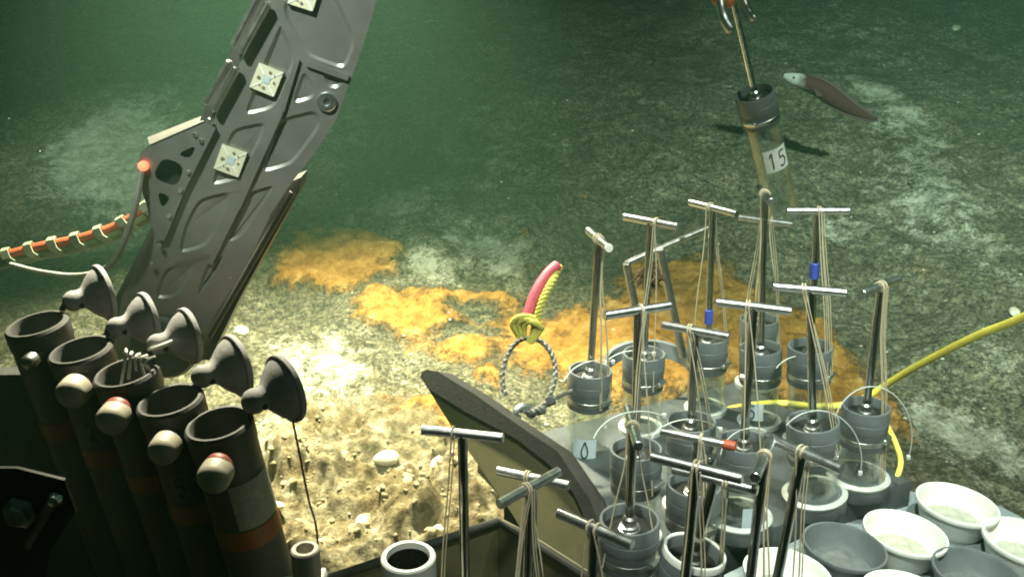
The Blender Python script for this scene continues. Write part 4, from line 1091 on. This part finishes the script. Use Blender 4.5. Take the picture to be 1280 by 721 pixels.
clam(298, 415, 0.060, 30, 30, 'pale shell lying behind the arm strut')
clam(540, 32, 0.10, 20, 25, 'white shell far up the dark slope')
clam(1196, 36, 0.10, 50, 25, 'pale shell far out on the green slope')
clam(1268, 388, 0.055, 50, 25, 'pale shell under the yellow cable')
def lumps(name, m, label, cat, pts, smin, smax, flat):
    protos = []
    for s in range(8):
        bm = bmesh.new(); bmesh.ops.create_icosphere(bm, subdivisions=2, radius=1)
        off = [Vector((random.uniform(-1, 1), random.uniform(-1, 1), random.uniform(-1, 1))) for _ in range(5)]
        for v in bm.verts:
            k = 1 + sum(0.28 * math.sin(3.1 * v.co.dot(o_) + 2 * i) for i, o_ in enumerate(off)) / 1.6
            v.co *= k
        bm.verts.index_update()
        protos.append((np.array([v.co[:] for v in bm.verts]), np.array([[q.index for q in f.verts] for f in bm.faces]))); bm.free()
    VV = []; FF = []; o_ = 0
    zz, _, _ = ground_full(np.array([p[0] for p in pts]), np.array([p[1] for p in pts]))
    for (x, y), z in zip(pts, zz):
        v, f = protos[random.randrange(8)]
        s = smin * (smax / smin) ** (random.random() ** 2.2); a = random.uniform(0, 6.28)
        rt_ = np.array([[math.cos(a), -math.sin(a), 0], [math.sin(a), math.cos(a), 0], [0, 0, 1]])
        q = (v * np.array([s * random.uniform(0.7, 1.3), s * random.uniform(0.7, 1.3), s * flat])) @ rt_.T + np.array([x, y, z + s * flat * 0.15])
        VV.append(q); FF.append(f + o_); o_ += len(v)
    V_ = np.concatenate(VV); F_ = np.concatenate(FF)
    me = bpy.data.meshes.new(name); me.vertices.add(len(V_)); me.vertices.foreach_set('co', V_.ravel())
    me.loops.add(F_.size); me.loops.foreach_set('vertex_index', F_.ravel().astype(np.int32)); me.polygons.add(len(F_)); me.polygons.foreach_set('loop_start', np.arange(0, F_.size, 3, dtype=np.int32))
    me.update(calc_edges=True); me.materials.append(M[m])
    me.polygons.foreach_set('use_smooth', [True] * len(F_))
    o = bpy.data.objects.new(name, me); COL.objects.link(o); tag(o, label, cat, kind='stuff')
pts = []
while len(pts) < 260:
    x, y = random.uniform(-1.0, 0.25), random.uniform(1.35, 2.4)
    if float(blobs(RUBBLE, np.array([x]), np.array([y]))[0]) > random.uniform(0.15, 1.3): pts.append((x, y))
lumps('rubble_lumps', 'rock', 'brown crumbly sediment lumps on the lit seabed', 'rubble', pts, 0.003, 0.013, 0.6)
pts = []
while len(pts) < 1300:
    y = 1.4 + 4.5 * random.random() ** 1.4; x = random.uniform(-1, 1) * (0.6 * y + 0.2); pts.append((x, y))
lumps('shell_hash', 'shell', 'tiny pale shell flecks strewn over the seabed', 'shell flecks', pts, 0.0010, 0.0055, 0.5)

# drifting particles in the water
mb = MB()
for i in range(90):
    z_ = random.uniform(1.5, 4.0); q = pix(random.uniform(-100, 1380), random.uniform(-60, 420), z_)
    if q.z < gz(q.x, q.y) + 0.05: continue
    mb.lathe(q, Vector((random.uniform(-1, 1), random.uniform(-1, 1), 1)), [(0, 0), (0.6, 0.4), (0.7, 0.9), (0, 1.5)] if False else [(0, 0), (0.0009, 0.0006), (0.0011, 0.0014), (0, 0.0022)], 6)
tag(mb.build('marine_snow', 'shell'), 'tiny pale particles drifting in the water', 'particles', kind='stuff')

# ================================================================== haze: the water
hz = MB(); hz.box((0, 5.0, 1.2), (28.6, 18.6, 7.4))
hm = bpy.data.materials.new('water_haze'); hm.use_nodes = True
nt = hm.node_tree; nt.nodes.clear()
out = nt.nodes.new('ShaderNodeOutputMaterial'); pv = nt.nodes.new('ShaderNodeVolumePrincipled')
pv.inputs['Color'].default_value = (0.095, 0.21, 0.138, 1)
pv.inputs['Absorption Color'].default_value = (0.06, 0.60, 0.30, 1)
pv.inputs['Density'].default_value = 0.11
pv.inputs['Anisotropy'].default_value = 0.3
nt.links.new(pv.outputs[0], out.inputs['Volume'])
h_ = hz.build('haze', hm); h_['kind'] = 'stuff'
